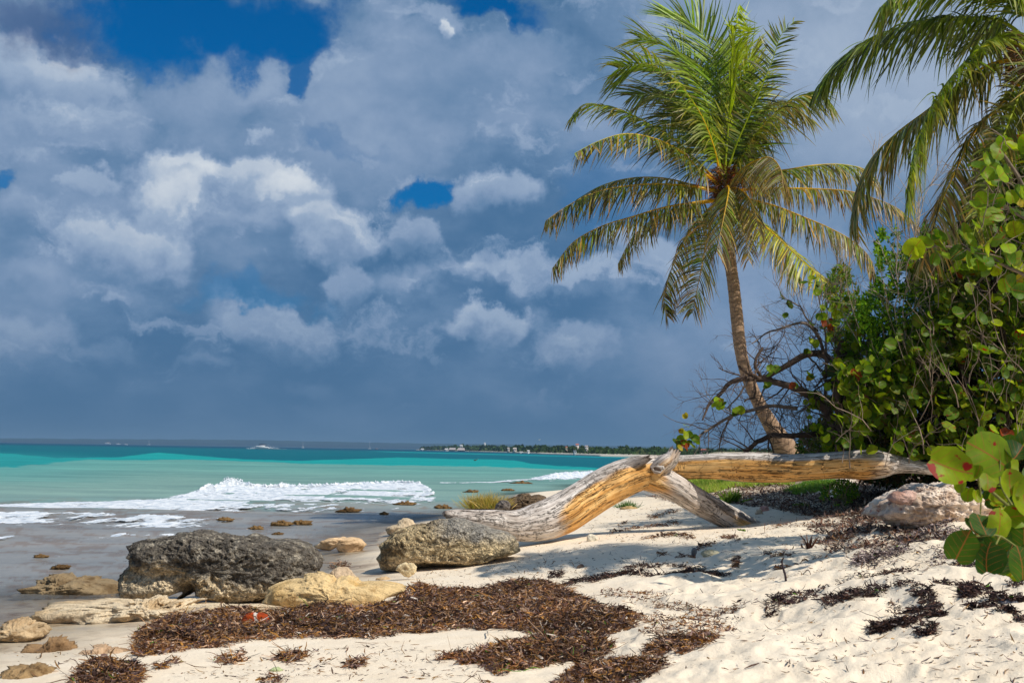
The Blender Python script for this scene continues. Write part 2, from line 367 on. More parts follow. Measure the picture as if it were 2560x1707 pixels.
def vc_mat(name, rough=.8, nscale=30, lo=.65, hi=1.3, bscale=60, bdist=.004, spec=.3):
    m, t, b = mat(name); a = attr(t).outputs['Color']; n = t.noise(pos(t), nscale, 5, .6)
    t.put(b.inputs['Base Color'], t.mix(1.0, a, t.ramp(n, [(.25, (lo,) * 3), (.75, (hi,) * 3)]), 'MULTIPLY'))
    b.inputs['Roughness'].default_value = rough; b.inputs['Specular IOR Level'].default_value = spec
    t.put(b.inputs['Normal'], bumpn(t, t.noise(pos(t), bscale, 4, .6), bdist)); return m

def sand_mat():
    m, t, b = mat('coral_sand'); p = pos(t); x, y, z = t.sep(p)
    n = t.noise(p, 3, 6, .6); f = t.noise(p, 160, 3, .7); f2 = t.noise(p, 45, 4, .6)
    dry = t.mix(n, lin(236, 214, 184), lin(248, 236, 216))
    dry = t.mix(t.m('MULTIPLY', t.mr(f, .3, .75), .22), dry, lin(190, 160, 122))
    dry = t.mix(t.mr(f2, .70, .78), dry, lin(120, 95, 75))
    wetz = t.m('ADD', z, t.m('MULTIPLY', t.m('SUBTRACT', t.noise(p, 1.1, 5, .6), .5), .12))
    wet = t.mr(wetz, .15, .0)
    flat = t.ramp(t.noise(p, 1.7, 6, .65), [(.3, lin(150, 142, 132)), (.5, lin(178, 160, 132)), (.62, lin(120, 92, 60)), (.75, lin(88, 72, 52))])
    land = t.mix(wet, dry, flat)
    # leaf litter and low growth at the back of the beach
    lt = t.m('MULTIPLY', t.mr(t.noise(p, 1.3, 6, .65), .46, .6), t.m('MULTIPLY', t.mr(y, 23, 27), t.mr(x, 2.0, 5.0)))
    land = t.mix(t.m('MULTIPLY', lt, .85), land, t.mix(t.noise(p, 14, 4), lin(70, 52, 44), lin(150, 125, 105)))
    far = t.mr(y, 60, 100); land = t.mix(far, land, lin(150, 140, 115))
    bed = t.mr(z, -.05, -.35); land = t.mix(bed, land, lin(130, 140, 132))
    t.put(b.inputs['Base Color'], land)
    t.put(b.inputs['Roughness'], t.mr(wet, 0, 1, .95, .35, False)); b.inputs['Specular IOR Level'].default_value = .25
    h = t.m('ADD', t.m('MULTIPLY', f2, .6), t.m('ADD', t.m('MULTIPLY', f, .25), t.noise(p, 9, 5, .6)))
    t.put(b.inputs['Normal'], bumpn(t, h, .02, .6)); return m
M = {}
M['sand'] = sand_mat()
M['leaf'] = foliage_mat('palm_leaf', .38, .42, 9)
M['grape'] = foliage_mat('sea_grape_leaf', .42, .5, 14, .22, True)
M['shrub'] = foliage_mat('shrub_leaf', .4, .6, 12, .12)
M['grass'] = foliage_mat('grass_blade', .25, .6, 10)
M['weed'] = vc_mat('dry_seaweed', .75, 18, .55, 1.5, 80, .006, .35)
M['wood'] = vc_mat('weathered_twig', .85, 22, .6, 1.4, 90, .004)
M['plain'] = vc_mat('painted', .5, 6, .9, 1.08, 20, .001)
M['stone'] = vc_mat('small_stone', .9, 24, .6, 1.25, 50, .01)
M['farwood'] = vc_mat('far_trees', .95, .09, .55, 1.4, .2, .01, .05)

# ------------------------------------------------------------------ ground sheet
azd = np.concatenate([np.linspace(-math.pi, -.42, 40)[:-1], np.linspace(-.42, .42, 620), np.linspace(.42, math.pi, 40)[1:]])
rr = np.concatenate([[.4, 2.0, 4.0], np.exp(np.linspace(math.log(6.5), math.log(60), 560)), np.exp(np.linspace(math.log(61), math.log(14000), 70))])
Rr, Az = np.meshgrid(rr, azd, indexing='ij'); X = Rr * np.sin(Az); Y = Rr * np.cos(Az)
Z = terr(X, Y); g = MB(); g.add(np.stack([X, Y, Z], -1).reshape(-1, 3), gridf(len(rr), len(azd)))
meta(g.build('ground', M['sand']), kind='structure')

# ------------------------------------------------------------------ sea
def L3(*c): return np.array(lin(*c))
def sea_color(u, wpx, x, y):
    q = np.stack([np.arctan2(x, y) * 40, np.log(np.maximum(np.hypot(x, y), 1)) * 9], -1)
    n = fbm(q * np.array([.5, 1.6]), 4, 4); wq = wpx * (1 + .10 * n); uu = u
    vb = np.interp(uu, [-400, 0, 100, 190, 230, 300, 480, 560, 690, 760, 900, 1200, 1360, 1500, 1700], [1168, 1165, 1159, 1150, 1147, 1149, 1147, 1150, 1154, 1158, 1161, 1165, 1171, 1175, 1180]) - hor(uu)
    vt = np.interp(uu, [-400, 0, 150, 300, 404, 520, 620, 760, 1000, 1150, 1230, 1290, 1340, 1500, 1700], [1128, 1130, 1142, 1142, 1130, 1140, 1147, 1151, 1143, 1147, 1148, 1150, 1160, 1170, 1176]) - hor(uu)
    jit = 1 + .05 * fbm(q * 3, 3, 8)
    c = np.zeros(u.shape + (3,)); one = np.ones(u.shape)[..., None]
    def mixc(c, k, t): return c * (1 - t[..., None]) + k * t[..., None]
    c = one * L3(0, 66, 92)
    c = mixc(c, L3(4, 100, 112), sstep(2.5, 9, wpx))
    # bright strips of sand bottom lying far out
    strip = sstep(.3, 1, 1 - np.abs(wpx - np.interp(uu, [800, 1000, 1500], [5, 8, 12.])) / np.interp(uu, [800, 1000, 1500], [1.5, 3, 4.])) * sstep(900, 1000, uu)
    c = mixc(c, L3(20, 150, 150), strip * .8)
    c = mixc(c, L3(14, 96, 112), sstep(.1, .5, n) * sstep(9, 14, wpx) * .6)
    c = mixc(c, L3(22, 152, 148), sstep(.97, 1.02, wpx / (vt * jit)))
    c = mixc(c, L3(40, 140, 140), sstep(14, 40, wpx) * sstep(400, 0, uu) * .7)
    pale = mixc(one * L3(104, 158, 148), L3(122, 156, 146), sstep(40, 90, wpx))
    pale = mixc(pale, L3(84, 156, 150), sstep(500, 0, uu) * .6 * sstep(150, 60, wpx))
    pal = mixc(pale, L3(130, 160, 150), sstep(80, 120, wpx + 12 * n))
    c = mixc(c, pal, sstep(.97, 1.03, wpx / (vb * jit)) if True else 0)
    c = mixc(c, L3(150, 154, 146), sstep(118, 140, wpx + (uu < 700) * -25 + 14 * n) * .8)
    c = mixc(c, L3(156, 150, 138), sstep(135, 170, wpx + 18 * n))
    br = sstep(.0, .32, fbm(q * np.array([1.6, 5.]) + 3, 5, 31, .65)) * sstep(125, 150, wpx)
    c = mixc(c, L3(136, 112, 82), br * .75)
    return c
azs = np.concatenate([np.linspace(-math.pi, -.42, 50)[:-1], np.linspace(-.42, .30, 460), np.linspace(.30, math.pi, 60)[1:]])
rs = np.concatenate([[1.0, 4.0], np.exp(np.linspace(math.log(8), math.log(13500), 620))])
Rr, Az = np.meshgrid(rs, azs, indexing='ij'); X = Rr * np.sin(Az); Y = Rr * np.cos(Az)
dep = -terr0(X, Y); qq = np.stack([X * .35, Y * .9], -1)
am = sstep(.08, .7, dep) * (1 - sstep(70, 220, Rr))
Zs = .05 * fbm(qq, 4, 60) * am + .035 * np.sin(Y * .8 + 2 * fbm(np.stack([X, Y], -1) * .08, 2, 2) + X * .15) * am
Yc = np.where(Y > 1, Y, 1); wpx = F * CAMZ / np.hypot(X, Y) * 1.0; uu = CX + F * np.clip(X / Yc, -3, 3) * (Y > 1) + np.where(Y > 1, 0, -3000)
C = sea_color(uu, wpx, X, Y)
al = .35 + .65 * sstep(.0, .22, dep)
sea = MB(); sea.add(np.stack([X, Y, Zs], -1).reshape(-1, 3), gridf(len(rs), len(azs)), C.reshape(-1, 3), np.stack([al, sstep(100, 190, wpx), al], -1).reshape(-1, 3))
def water_mat():
    m, t, b = mat('sea_water'); p = pos(t); a = attr(t).outputs['Color']; al = t.sep(attr(t, 'luv').outputs['Vector'])[0]
    sc = t.vm('MULTIPLY', p, (.55, 1.6, 1)); n1 = t.noise(sc, 1.6, 6, .62); n2 = t.noise(t.vm('MULTIPLY', p, (.02, .07, 1)), 1.0, 8, .65)
    n3 = t.noise(t.vm('MULTIPLY', p, (.15, .5, 1)), 1.0, 6, .6)
    c = t.mix(1.0, a, t.ramp(n2, [(.3, (.80, .84, .86)), (.7, (1.12, 1.1, 1.08))]), 'MULTIPLY')
    c = t.mix(1.0, c, t.ramp(n3, [(.35, (.84, .87, .9)), (.68, (1.14, 1.12, 1.1))]), 'MULTIPLY')
    c = t.mix(t.mr(t.noise(t.vm('MULTIPLY', p, (.4, 1.5, 1)), 1.3, 6, .7), .66, .74, 0, .5), c, lin(190, 214, 206))
    h = t.m('ADD', n1, t.m('MULTIPLY', t.noise(sc, 9, 5, .6), .25))
    h = t.m('ADD', h, t.m('MULTIPLY', t.noise(t.vm('MULTIPLY', p, (2.2, 5.5, 1)), 2.4, 5, .65), .18)); nb = bumpn(t, h, .14, .9); lv = t.sep(attr(t, 'luv').outputs['Vector'])
    df = t.node('ShaderNodeBsdfDiffuse'); t.put(df.inputs[0], c); t.put(df.inputs['Normal'], nb)
    gl = t.node('ShaderNodeBsdfGlossy'); gl.inputs['Roughness'].default_value = .18; t.put(gl.inputs[0], (.9, .95, 1)); t.put(gl.inputs['Normal'], nb)
    m1 = t.node('ShaderNodeMixShader'); t.put(m1.inputs[0], t.mr(lv[1], 0, 1, .10, .36, False)); t.l.new(df.outputs[0], m1.inputs[1]); t.l.new(gl.outputs[0], m1.inputs[2])
    tr = t.node('ShaderNodeBsdfTransparent'); m2 = t.node('ShaderNodeMixShader'); t.put(m2.inputs[0], lv[0]); t.l.new(tr.outputs[0], m2.inputs[1]); t.l.new(m1.outputs[0], m2.inputs[2])
    t.l.new(m2.outputs[0], t.n['Material Output'].inputs[0]); t.n.remove(b); return m
M['water'] = water_mat()
meta(sea.build('sea', M['water'], luv=True), kind='structure')

# ------------------------------------------------------------------ surf
fm, t, b = mat('foam'); p = pos(t)
fn = t.noise(t.vm('MULTIPLY', p, (.8, .35, 1)), 5, 6, .65)
t.put(b.inputs['Base Color'], t.ramp(fn, [(.36, lin(168, 182, 196)), (.58, lin(236, 238, 240))])); b.inputs['Roughness'].default_value = .8
t.put(b.inputs['Normal'], bumpn(t, t.noise(p, 14, 5, .6), .04)); b.inputs['Subsurface Weight'].default_value = 0
M['foam'] = fm
sf = fm.copy(); sf.name = 'surf_foam'; t = NT(sf.node_tree); av = t.sep(attr(t, 'luv').outputs['Vector'])[0]; t.put(t.n['Principled BSDF'].inputs['Alpha'], t.mr(t.m('ADD', av, t.m('MULTIPLY', t.m('SUBTRACT', t.noise(t.vm('MULTIPLY', pos(t), (1, .5, 1)), 9, 6, .75), .5), 2.2)), .2, .85)); M['surf'] = sf
def surf(name, us, vs, dens, hgt, thr):
    U, V = np.meshgrid(us, vs); p = PZ(U, V, 0.0); X, Y = p[..., 0], p[..., 1]
    q = np.stack([X * 1.1, Y * .33], -1)
    d = dens(U, V) + .62 * fbm(q, 5, 14, .6) + .42 * fbm(q * np.array([3.1, 2.4]), 4, 90, .65)
    lump = .5 + .5 * fbm(np.stack([X * 2.6, Y * .7], -1), 5, 40, .65)
    z = .006 + (hgt(U, V) * (.35 + .55 * lump) + .02 * lump) * np.clip((d - thr) * 3, 0, 1)
    p = np.stack([X, Y, z], -1).reshape(-1, 3)
    f = gridf(len(vs), len(us)); keep = (d.ravel()[f] > thr - .22).all(1); alp = sstep(thr - .2, thr + .22, d).reshape(-1); f = f[keep]
    used = np.unique(f); rm = np.zeros(len(p), np.int64); rm[used] = np.arange(len(used))
    mb = MB(); mb.add(p[used], rm[f], (.9, .9, .9), np.repeat(alp[used][:, None], 3, 1)); return mb
TOPu = [-100, 0, 250, 400, 470, 520, 620, 700, 800, 900, 1000, 1050, 1110]; TOPv = [1270, 1262, 1254, 1248, 1236, 1226, 1220, 1221, 1218, 1213, 1208, 1211, 1243]
BOTu = [-100, 0, 200, 400, 500, 600, 700, 850, 1000, 1110]; BOTv = [1350, 1345, 1332, 1312, 1300, 1287, 1274, 1272, 1264, 1250]
def dens(U, V):
    tp = np.interp(U, TOPu, TOPv); bt = np.interp(U, BOTu, BOTv); h = bt - tp
    d = .62 * sstep(tp - 3, tp + 3, V) * (1 - .85 * sstep(tp + .2 * h, bt + 6, V)) - .25 * sstep(bt, bt + 8, V) - .65 * sstep(bt + 10, bt + 75, V) - 1.5 * (V < tp - 4)
    d = np.where(U > 1100, -2, d) - .25 * sstep(420, 100, U) * sstep(tp, tp + 40, V) * .8
    d = d + .34 * sstep(620, 420, U) * sstep(bt - 20, bt + 5, V) * sstep(bt + 62, bt + 40, V)
    e = np.exp(-(((U - 90) / 130) ** 2 + ((V - 1395) / 16) ** 2)) * .72   # second small spill by the left edge
    d = d - 1.2 * sstep(1070, 1116, U + 6 * np.sin(V * .6))
    return np.maximum(d, -.75 + e)
def hgt(U, V):
    tp = np.interp(U, TOPu, TOPv)
    return .12 * np.exp(-((V - tp - 2) / 7) ** 2) * sstep(330, 560, U) + .16 * np.exp(-(((U - 575) / 45) ** 2 + ((V - tp) / 9) ** 2)) + .015
meta(surf('surf', np.arange(-60, 1112, 2.0), np.arange(1200, 1430, 1.0), dens, hgt, .18).build('wave_foam', M['surf'], luv=True),
     'white foam of the broken wave spreading over the shallows', 'surf', kind='stuff')
def dens2(U, V):
    c = np.interp(U, [1220, 1345, 1400, 1480, 1560], [1206, 1196, 1193, 1188, 1183]); hh = np.interp(U, [1220, 1300, 1350, 1400, 1480, 1560], [1.5, 2.5, 5, 7, 6, 3])
    return 1.1 * np.exp(-((V - c) / hh) ** 2) - .3
def hgt2(U, V):
    c = np.interp(U, [1220, 1345, 1400, 1480, 1560], [1206, 1196, 1193, 1188, 1183]); return .5 * np.exp(-((V - c) / 3) ** 2) * sstep(1320, 1400, U)
meta(surf('surf', np.arange(1100, 1620, 2.0), np.arange(1172, 1216, .7), dens2, hgt2, .25).build('wave_foam', M['surf'], luv=True),
     'small white breaker reaching the beach behind the arched driftwood', 'surf', kind='stuff')
# splash thrown up by the wave
mb = MB()
octv = np.array([(1, 0, 0), (-1, 0, 0), (0, 1, 0), (0, -1, 0), (0, 0, 1), (0, 0, -1)], float); octf = np.array([(0, 2, 4), (2, 1, 4), (1, 3, 4), (3, 0, 4), (2, 0, 5), (1, 2, 5), (3, 1, 5), (0, 3, 5)])
def drops(mb, c, r, colr):
    n = len(c); mb.add((c[:, None] + octv[None] * r[:, None, None] * rng.uniform(.6, 1.3, (n, 6, 1))).reshape(-1, 3), (octf[None] + (np.arange(n) * 6)[:, None, None]).reshape(-1, 3), np.tile(colr, (n * 6, 1)))
n = 2600; uu = np.concatenate([rng.normal(578, 26, n // 2), rng.normal(527, 10, n // 8), rng.normal(705, 14, n // 8), rng.uniform(500, 1050, n // 4)])
hh = np.interp(uu, [500, 520, 535, 550, 565, 590, 610, 640, 690, 705, 720, 1050], [2, 12, 4, 12, 26, 22, 12, 3, 3, 10, 3, 2]) * rng.uniform(0, 1, len(uu)) ** 1.5 * rng.uniform(.5, 1.15, len(uu))
tv = np.interp(uu, TOPu, TOPv) + 2; c = PZ(uu, tv, 0.0); c[:, 2] = .1 + hh * c[:, 1] / F
drops(mb, c, rng.uniform(.02, .09, len(c)) * (1.1 - hh / 34), (.9, .9, .9))
meta(mb.build('splash', M['foam']), 'spray of white drops leaping from the breaking wave crest', 'splash', kind='stuff')

# ------------------------------------------------------------------ far shore
def ridge(name, us, top, bot_z, Yd, amp, colr, thick, seed, rough):
    us = np.asarray(us, float); n = len(us); tp = np.interp(us, top[0], top[1]); Yv = np.broadcast_to(np.interp(us, Yd[0], Yd[1]), (n,))
    t0 = PA(us, tp - amp * (.5 + .5 * fbm(np.stack([us * rough, us * 0], -1), 4, seed)), Yv)
    a = np.stack([t0[:, 0], t0[:, 1], np.full(n, bot_z)], 1); bk = t0 * np.array([1.0, 1, 1]) + np.stack([t0[:, 0], t0[:, 1], t0[:, 2] * 0], 1) / t0[:, 1:2] * thick
    mid = a * .5 + t0 * .5; mid[:, 1] += thick * .1; b2 = bk.copy(); b2[:, 2] = bot_z
    mb = MB(); mb.add(np.stack([a, mid, t0, bk, b2]).reshape(-1, 3), gridf(5, n), colr); return mb
hillm = vc_mat('far_hillside', .95, .004, .7, 1.3, .02, .01, .02)
M['hill'] = hillm
meta(ridge('hills', np.arange(-900, 3400, 6.), ([-900, 0, 250, 600, 1000, 1300, 2000, 3400], [1086, 1096, 1098, 1100, 1108, 1112, 1121, 1145]), -2, ([0, 1], [9000, 9000]), 2.2, (.03, .06, .06), 900, 3, .05).build('hills', hillm), kind='structure')
# headland: beach, then a wood that reads as one mass
hy = ([1040, 1100, 1200, 1350, 1500, 1750, 2200], [2050, 1800, 1350, 800, 560, 480, 420.])
us = np.arange(1040, 2200, 4.); Yv = np.interp(us, *hy)
f0 = PZ(us, hor(us) + F * CAMZ / Yv, 0.0); 
dirn = norm(f0 * np.array([1, 1, 0])); wd = np.interp(us, [1040, 1060, 1150, 2200], [4, 50, 200, 260.])
mb = MB(); mb.add(np.stack([f0 + [0, 0, -.8], f0 + dirn * 1.5 + [0, 0, .25], f0 + dirn * 12 + [0, 0, .9], f0 + dirn * wd[:, None] + [0, 0, 1.2], f0 + dirn * wd[:, None] * 1.2 + [0, 0, -1]]).reshape(-1, 3), gridf(5, len(us)), lin(205, 196, 178))
meta(mb.build('headland', M['stone']), kind='structure')
mb = MB(); N = 15000
u = rng.uniform(1052, 2150, N) ; s = rng.uniform(0, 1, N)
yy = np.interp(u, *hy); top = np.interp(u, [1052, 1075, 1110, 1150, 1400, 1500, 1700, 2150], [4, 8, 13, 16, 25, 27, 29, 32.]) # px above shore
hmax = top * yy / F; hmax = hmax * (.8 + .30 * fbm(np.stack([u * .16, u * 0], -1), 3, 5)) + (rng.random(N) < .04) * 3 * yy / F
base = PZ(u, hor(u) + F * CAMZ / yy, 0.0); dr = norm(base * np.array([1, 1, 0]))
dist = (s ** .7) * np.interp(u, [1052, 1100, 1200, 2150], [25, 90, 150, 180.]) + 12; rel = rng.uniform(.0, 1, N) ** .7
c = base + dr * dist[:, None]; c[:, 2] = 1 + rel * np.maximum(hmax, .5) * (.6 + .4 * s)
L = rng.uniform(.0010, .0022, N) * yy * 1.4; dd = norm(rng.normal(0, 1, (N, 3)) + [0, 0, .4])
cc = np.array(lin(52, 72, 40))[None] * rng.uniform(.45, 1.5, (N, 1)) * np.array([1, 1, .9]); cc[rng.random(N) < .12] = lin(76, 86, 52)
wv = norm(np.cross(dd, norm(rng.normal(0, 1, (N, 3)))))
strips(mb, c - dd * L[:, None] * .5, dd, wv, L, L * .8, 2, np.array([[0, 0, -.6]]), cc, prof=[.5, 1, .3])
meta(mb.build('coastal_wood', M['farwood'], smooth=False), 'dark palm wood covering the low headland across the bay', 'wood', kind='stuff')
# a few crowns of tall palms standing out of the wood, and the shore buildings
def box(mb, c, sx, sy, sz, colr, ang=0.0):
    v = np.array([(x, y, z) for z in (0, 1) for x, y in ((-.5, -.5), (.5, -.5), (.5, .5), (-.5, .5))]) * [sx, sy, sz]
    ca, sa = math.cos(ang), math.sin(ang); v = np.stack([v[:, 0] * ca - v[:, 1] * sa, v[:, 0] * sa + v[:, 1] * ca, v[:, 2]], 1) + c
    mb.add(v, [(0, 3, 2, 1), (4, 5, 6, 7), (0, 1, 5, 4), (1, 2, 6, 5), (2, 3, 7, 6), (3, 0, 4, 7)], colr)
def gable(mb, c, sx, sy, h, colr):
    v = np.array([(-.5, -.5, 0), (.5, -.5, 0), (.5, .5, 0), (-.5, .5, 0), (-.38, 0, 1), (.38, 0, 1)]) * [sx, sy, h] + c
    mb.add(v, [(0, 1, 5, 4), (2, 3, 4, 5)], colr); mb.add(v, [(1, 2, 5), (3, 0, 4), (2, 1, 0), (3, 2, 0)], colr)
def building(u, v, wpx, hpx, rpx, wall, roof, label, name='beach_house', off=8, cat='building'):
    yy = float(np.interp(u, *hy)) + off; s = yy / F; base = P(u, v, yy)
    e = empty(name, tuple(base), label, cat, 'buildings on the far headland')
    mb = MB(); W, Hh = wpx * s, hpx * s; box(mb, base + [0, 0, -2], W, W * .6, Hh + 2, wall); mb.build('wall', M['plain'], e, False)
    mb = MB(); gable(mb, base + [0, 0, Hh + .05], W * 1.15, W * .8, rpx * s, roof); mb.build('roof', M['plain'], e, False)
    k = max(2, int(wpx / 5))
    for i in range(k):
        x = (i + .5) / k - .5; mb = MB(); box(mb, base + [x * W, -W * .3 - .03, Hh * .35], W / k * .42, .1, Hh * .4, (.04, .05, .06)); mb.build('window', M['plain'], e, False)
building(1056, 1126, 8, 3, 2, (.75, .75, .75), (.6, .6, .62), 'small white hut at the left tip of the headland')
building(1116, 1126, 8, 3, 2.5, (.7, .7, .68), (.68, .66, .66), 'white hut between the tip hut and the thatched beach halls')
building(1133, 1127, 20, 3, 5, (.35, .3, .27), (.42, .37, .35), 'left of the two long grey thatched halls on the headland beach', 'beach_hall')
building(1157, 1128, 26, 3, 5.5, (.35, .3, .27), (.45, .39, .37), 'right and wider of the two long grey thatched halls on the headland beach', 'beach_hall', 4)
building(1153, 1120, 7, 7, 1.5, (.78, .78, .78), (.7, .7, .7), 'white house rising behind the two thatched halls', off=40)
building(1212, 1109.5, 4, 2, 1, (.8, .8, .8), (.75, .75, .75), 'tiny white rooftop above the trees right of the thatched halls', off=90)
building(1271, 1125.5, 6, 5, 2, (.5, .46, .43), (.52, .46, .42), 'left of the pair of brown huts among the headland palms', off=6)
building(1287, 1126, 9, 4, 3, (.5, .46, .43), (.55, .48, .45), 'right and bigger of the pair of brown huts among the headland palms', off=6)
building(1303, 1132.5, 9, 2.5, 1.5, (.75, .75, .72), (.7, .7, .68), 'low white building on the headland shore right of the brown huts', off=3)
building(1321, 1131, 6, 4, 2, (.78, .78, .76), (.7, .7, .7), 'white house with a tall gable near the middle of the headland shore', off=3)
building(1443, 1115, 8, 3.5, 2.5, (.7, .6, .55), (.5, .17, .12), 'pink house with a red roof above the headland trees', off=45)
building(1416, 1119, 5, 1.5, 1.5, (.6, .5, .45), (.55, .16, .1), 'small red-roofed house left of the pink house above the trees', off=40)
building(1466, 1120, 8, 4.5, 2, (.68, .62, .6), (.5, .4, .38), 'pale grey house right of the pink house above the trees', off=40)
building(1437, 1133, 8, 6, 1, (.35, .42, .45), (.3, .36, .4), 'blue grey kiosk on the headland shore below the pink house', 'kiosk', 3)
building(1760, 1128, 16, 3, 3, (.4, .3, .28), (.4, .14, .1), 'long red-roofed house on the far coast left of the palm trunk', off=40)

# boats
def boat(u, v, wpx, name, label, cat='boat', kind='motor', colr=(.8, .8, .8), top=(.05, .05, .06)):
    yy = F * CAMZ / max(v - hor(u), 1.0); base = P(u, v, yy); base[2] = 0; L = wpx * yy / F; e = empty(name, tuple(base), label, cat, 'boats out on the bay')
    mb = MB(); n = 9; x = np.linspace(-.5, .5, n); hw = np.array([.09, .15, .17, .18, .18, .17, .15, .13, .12])[::1] * L; dk = np.interp(x, [-.5, .5], [.26, .16]) * L * (1 if kind == 'motor' else .45)
    rows = []
    for s in ((0, -.02), (.55, 0.), (1, .75), (1.03, 1)):
        for sgn in (1,): rows.append(np.stack([x * L + (-.06 * L * s[1] * (x < -.3)), -hw * s[0], dk * s[1]], 1))
    for s in ((1.03, 1), (1, .75), (.55, 0.), (0, -.02)): rows.append(np.stack([x * L + (-.06 * L * s[1] * (x < -.3)), hw * s[0], dk * s[1]], 1))
    V = np.array(rows); mb.add(V.reshape(-1, 3) + base, gridf(8, n), colr)
    mb.add(np.concatenate([V[3], V[4]]) + base, gridf(2, n), (.6, .6, .6)); mb.add(np.array([V[k][n - 1] for k in range(8)])[[0, 1, 6, 7]] + base, [(0, 1, 2, 3)], colr); mb.add(np.array([V[1][n - 1], V[3][n - 1], V[4][n - 1], V[6][n - 1]]) + base, [(0, 1, 2, 3)], colr)
    mb.build('hull', M['plain'], e, False)
    if kind == 'motor':
        mb = MB(); box(mb, base + [-.02 * L, 0, .18 * L], .42 * L, .24 * L, .12 * L, (.75, .76, .78)); mb.build('cabin', M['plain'], e, False)
        mb = MB(); box(mb, base + [-.24 * L, 0, .21 * L], .02 * L, .22 * L, .10 * L, (.05, .08, .1)); mb.build('windscreen', M['plain'], e, False)
        mb = MB(); box(mb, base + [.0 * L, 0, .36 * L], .56 * L, .30 * L, .05 * L, top); mb.build('canopy', M['plain'], e, False)
        for px_ in (-.2, .26):
            mb = MB(); box(mb, base + [px_ * L, -.12 * L, .18 * L], .02 * L, .02 * L, .2 * L, (.6, .6, .6)); mb.build('canopy_post', M['plain'], e, False)
    else:
        hm = kind * yy / F; mb = MB(); tube(mb, [base + [0, 0, 0], base + [0, 0, hm]], [.035 * L, .025 * L], 6, (.8, .8, .8)); mb.build('mast', M['plain'], e, False)
        mb = MB(); tube(mb, [base + [0, 0, .3 * L], base + [.4 * L, 0, .3 * L]], .03 * L, 6, (.75, .75, .75)); mb.build('boom', M['plain'], e, False)
        mb = MB(); box(mb, base + [0, 0, .07 * L], .4 * L, .2 * L, .07 * L, (.78, .78, .78)); mb.build('cabin', M['plain'], e, False)
    return base, L
b0, L0 = boat(657, 1122, 30, 'motorboat', 'white motorboat with a dark canopy speeding in a cloud of spray')
mb = MB(); n = 800; sgn = rng.choice([-1, 1.6], n); ex = np.abs(rng.normal(0, .5, n))
c = np.stack([b0[0] + np.where(sgn < 0, -.45 - ex * .7, .3 + ex * 1.3) * L0, b0[1] + rng.uniform(-.05, .35, n) * L0, np.abs(rng.normal(0, .14, n)) * L0 * np.exp(-ex * 1.4)], 1)
drops(mb, c, rng.uniform(.04, .16, n), (.9, .9, .9)); 
xs = np.linspace(.2, 2.8, 40); wy = .12 + .02 * np.sin(xs * 9); mb.add(np.concatenate([np.stack([b0[0] + xs * L0, b0[1] - wy * L0 * .8, .25 + .3 * np.exp(-xs)], 1), np.stack([b0[0] + xs * L0, b0[1] + wy * L0, .25 + .3 * np.exp(-xs)], 1)]), gridf(2, 40))
meta(mb.build('boat_wake', M['foam']), 'white spray and wake trailing to the right of the motorboat', 'wake', kind='stuff')
boat(270, 1110.4, 14, 'fishing_boat', 'small white fishing boat, leftmost boat on the horizon', top=(.5, .25, .2))
boat(296, 1111, 10, 'small_boat', 'tiny white boat between the leftmost fishing boat and its right neighbour')
boat(316, 1111.8, 8, 'small_boat', 'tiny white boat right of the other two small boats on the horizon')
boat(757, 1119.5, 8, 'sailboat', 'white sailing yacht with a bare mast right of the speeding motorboat', kind=15)
boat(924, 1122, 9, 'sailboat', 'faint sailing yacht with a tall bare mast left of the headland', kind=20)
boat(372, 1112, 9, 'sailboat', 'faint moored yacht with a thin mast right of the three small boats', kind=13)
boat(942, 1123, 7, 'speedboat', 'small dark red boat with a white wake left of the headland', colr=(.15, .03, .03))
# bird on the water and gull in the air
def bird(p, s, name, label, colr, spread=0):
    e = empty(name, tuple(p), label, 'bird'); mb = MB()
    tube(mb, p + s * np.array([(-.5, 0, .12), (-.35, 0, .14), (0, 0, .16), (.3, 0, .2), (.45, 0, .24)]), s * np.array([.02, .12, .18, .12, .05]), 8, colr)
    mb.build('body', M['plain'], e)
    mb = MB(); tube(mb, p + s * np.array([(.35, 0, .2), (.48, 0, .4), (.5, 0, .58), (.6, 0, .62)]), s * np.array([.07, .05, .06, .05]), 6, colr); mb.build('neck', M['plain'], e)
    mb = MB(); tube(mb, p + s * np.array([(.6, 0, .62), (.95, 0, .5)]), s * np.array([.04, .01]), 5, (.4, .3, .12)); mb.build('bill', M['plain'], e)
    for sg in (-1, 1):
        mb = MB(); q = np.array([(.2, .1, .24), (-.2, .1, .24), (-.25, .2 + spread, .28 + spread * .35), (.05, .2 + spread, .28 + spread * .35)]) * [1, sg, 1]; mb.add(p + s * q, [(0, 1, 2, 3)], colr); mb.build('wing', M['plain'], e)
yy = F * CAMZ / (1151 - hor(1188)); q = P(1188, 1151, yy); q[2] = -.02; bird(q, 9 * yy / F, 'pelican', 'brown pelican floating on the turquoise water below the headland', (.10, .07, .05))
bird(P(1348, 1100, 400), .6, 'gull', 'tiny white gull flying above the headland woods', (.8, .8, .8), .7)

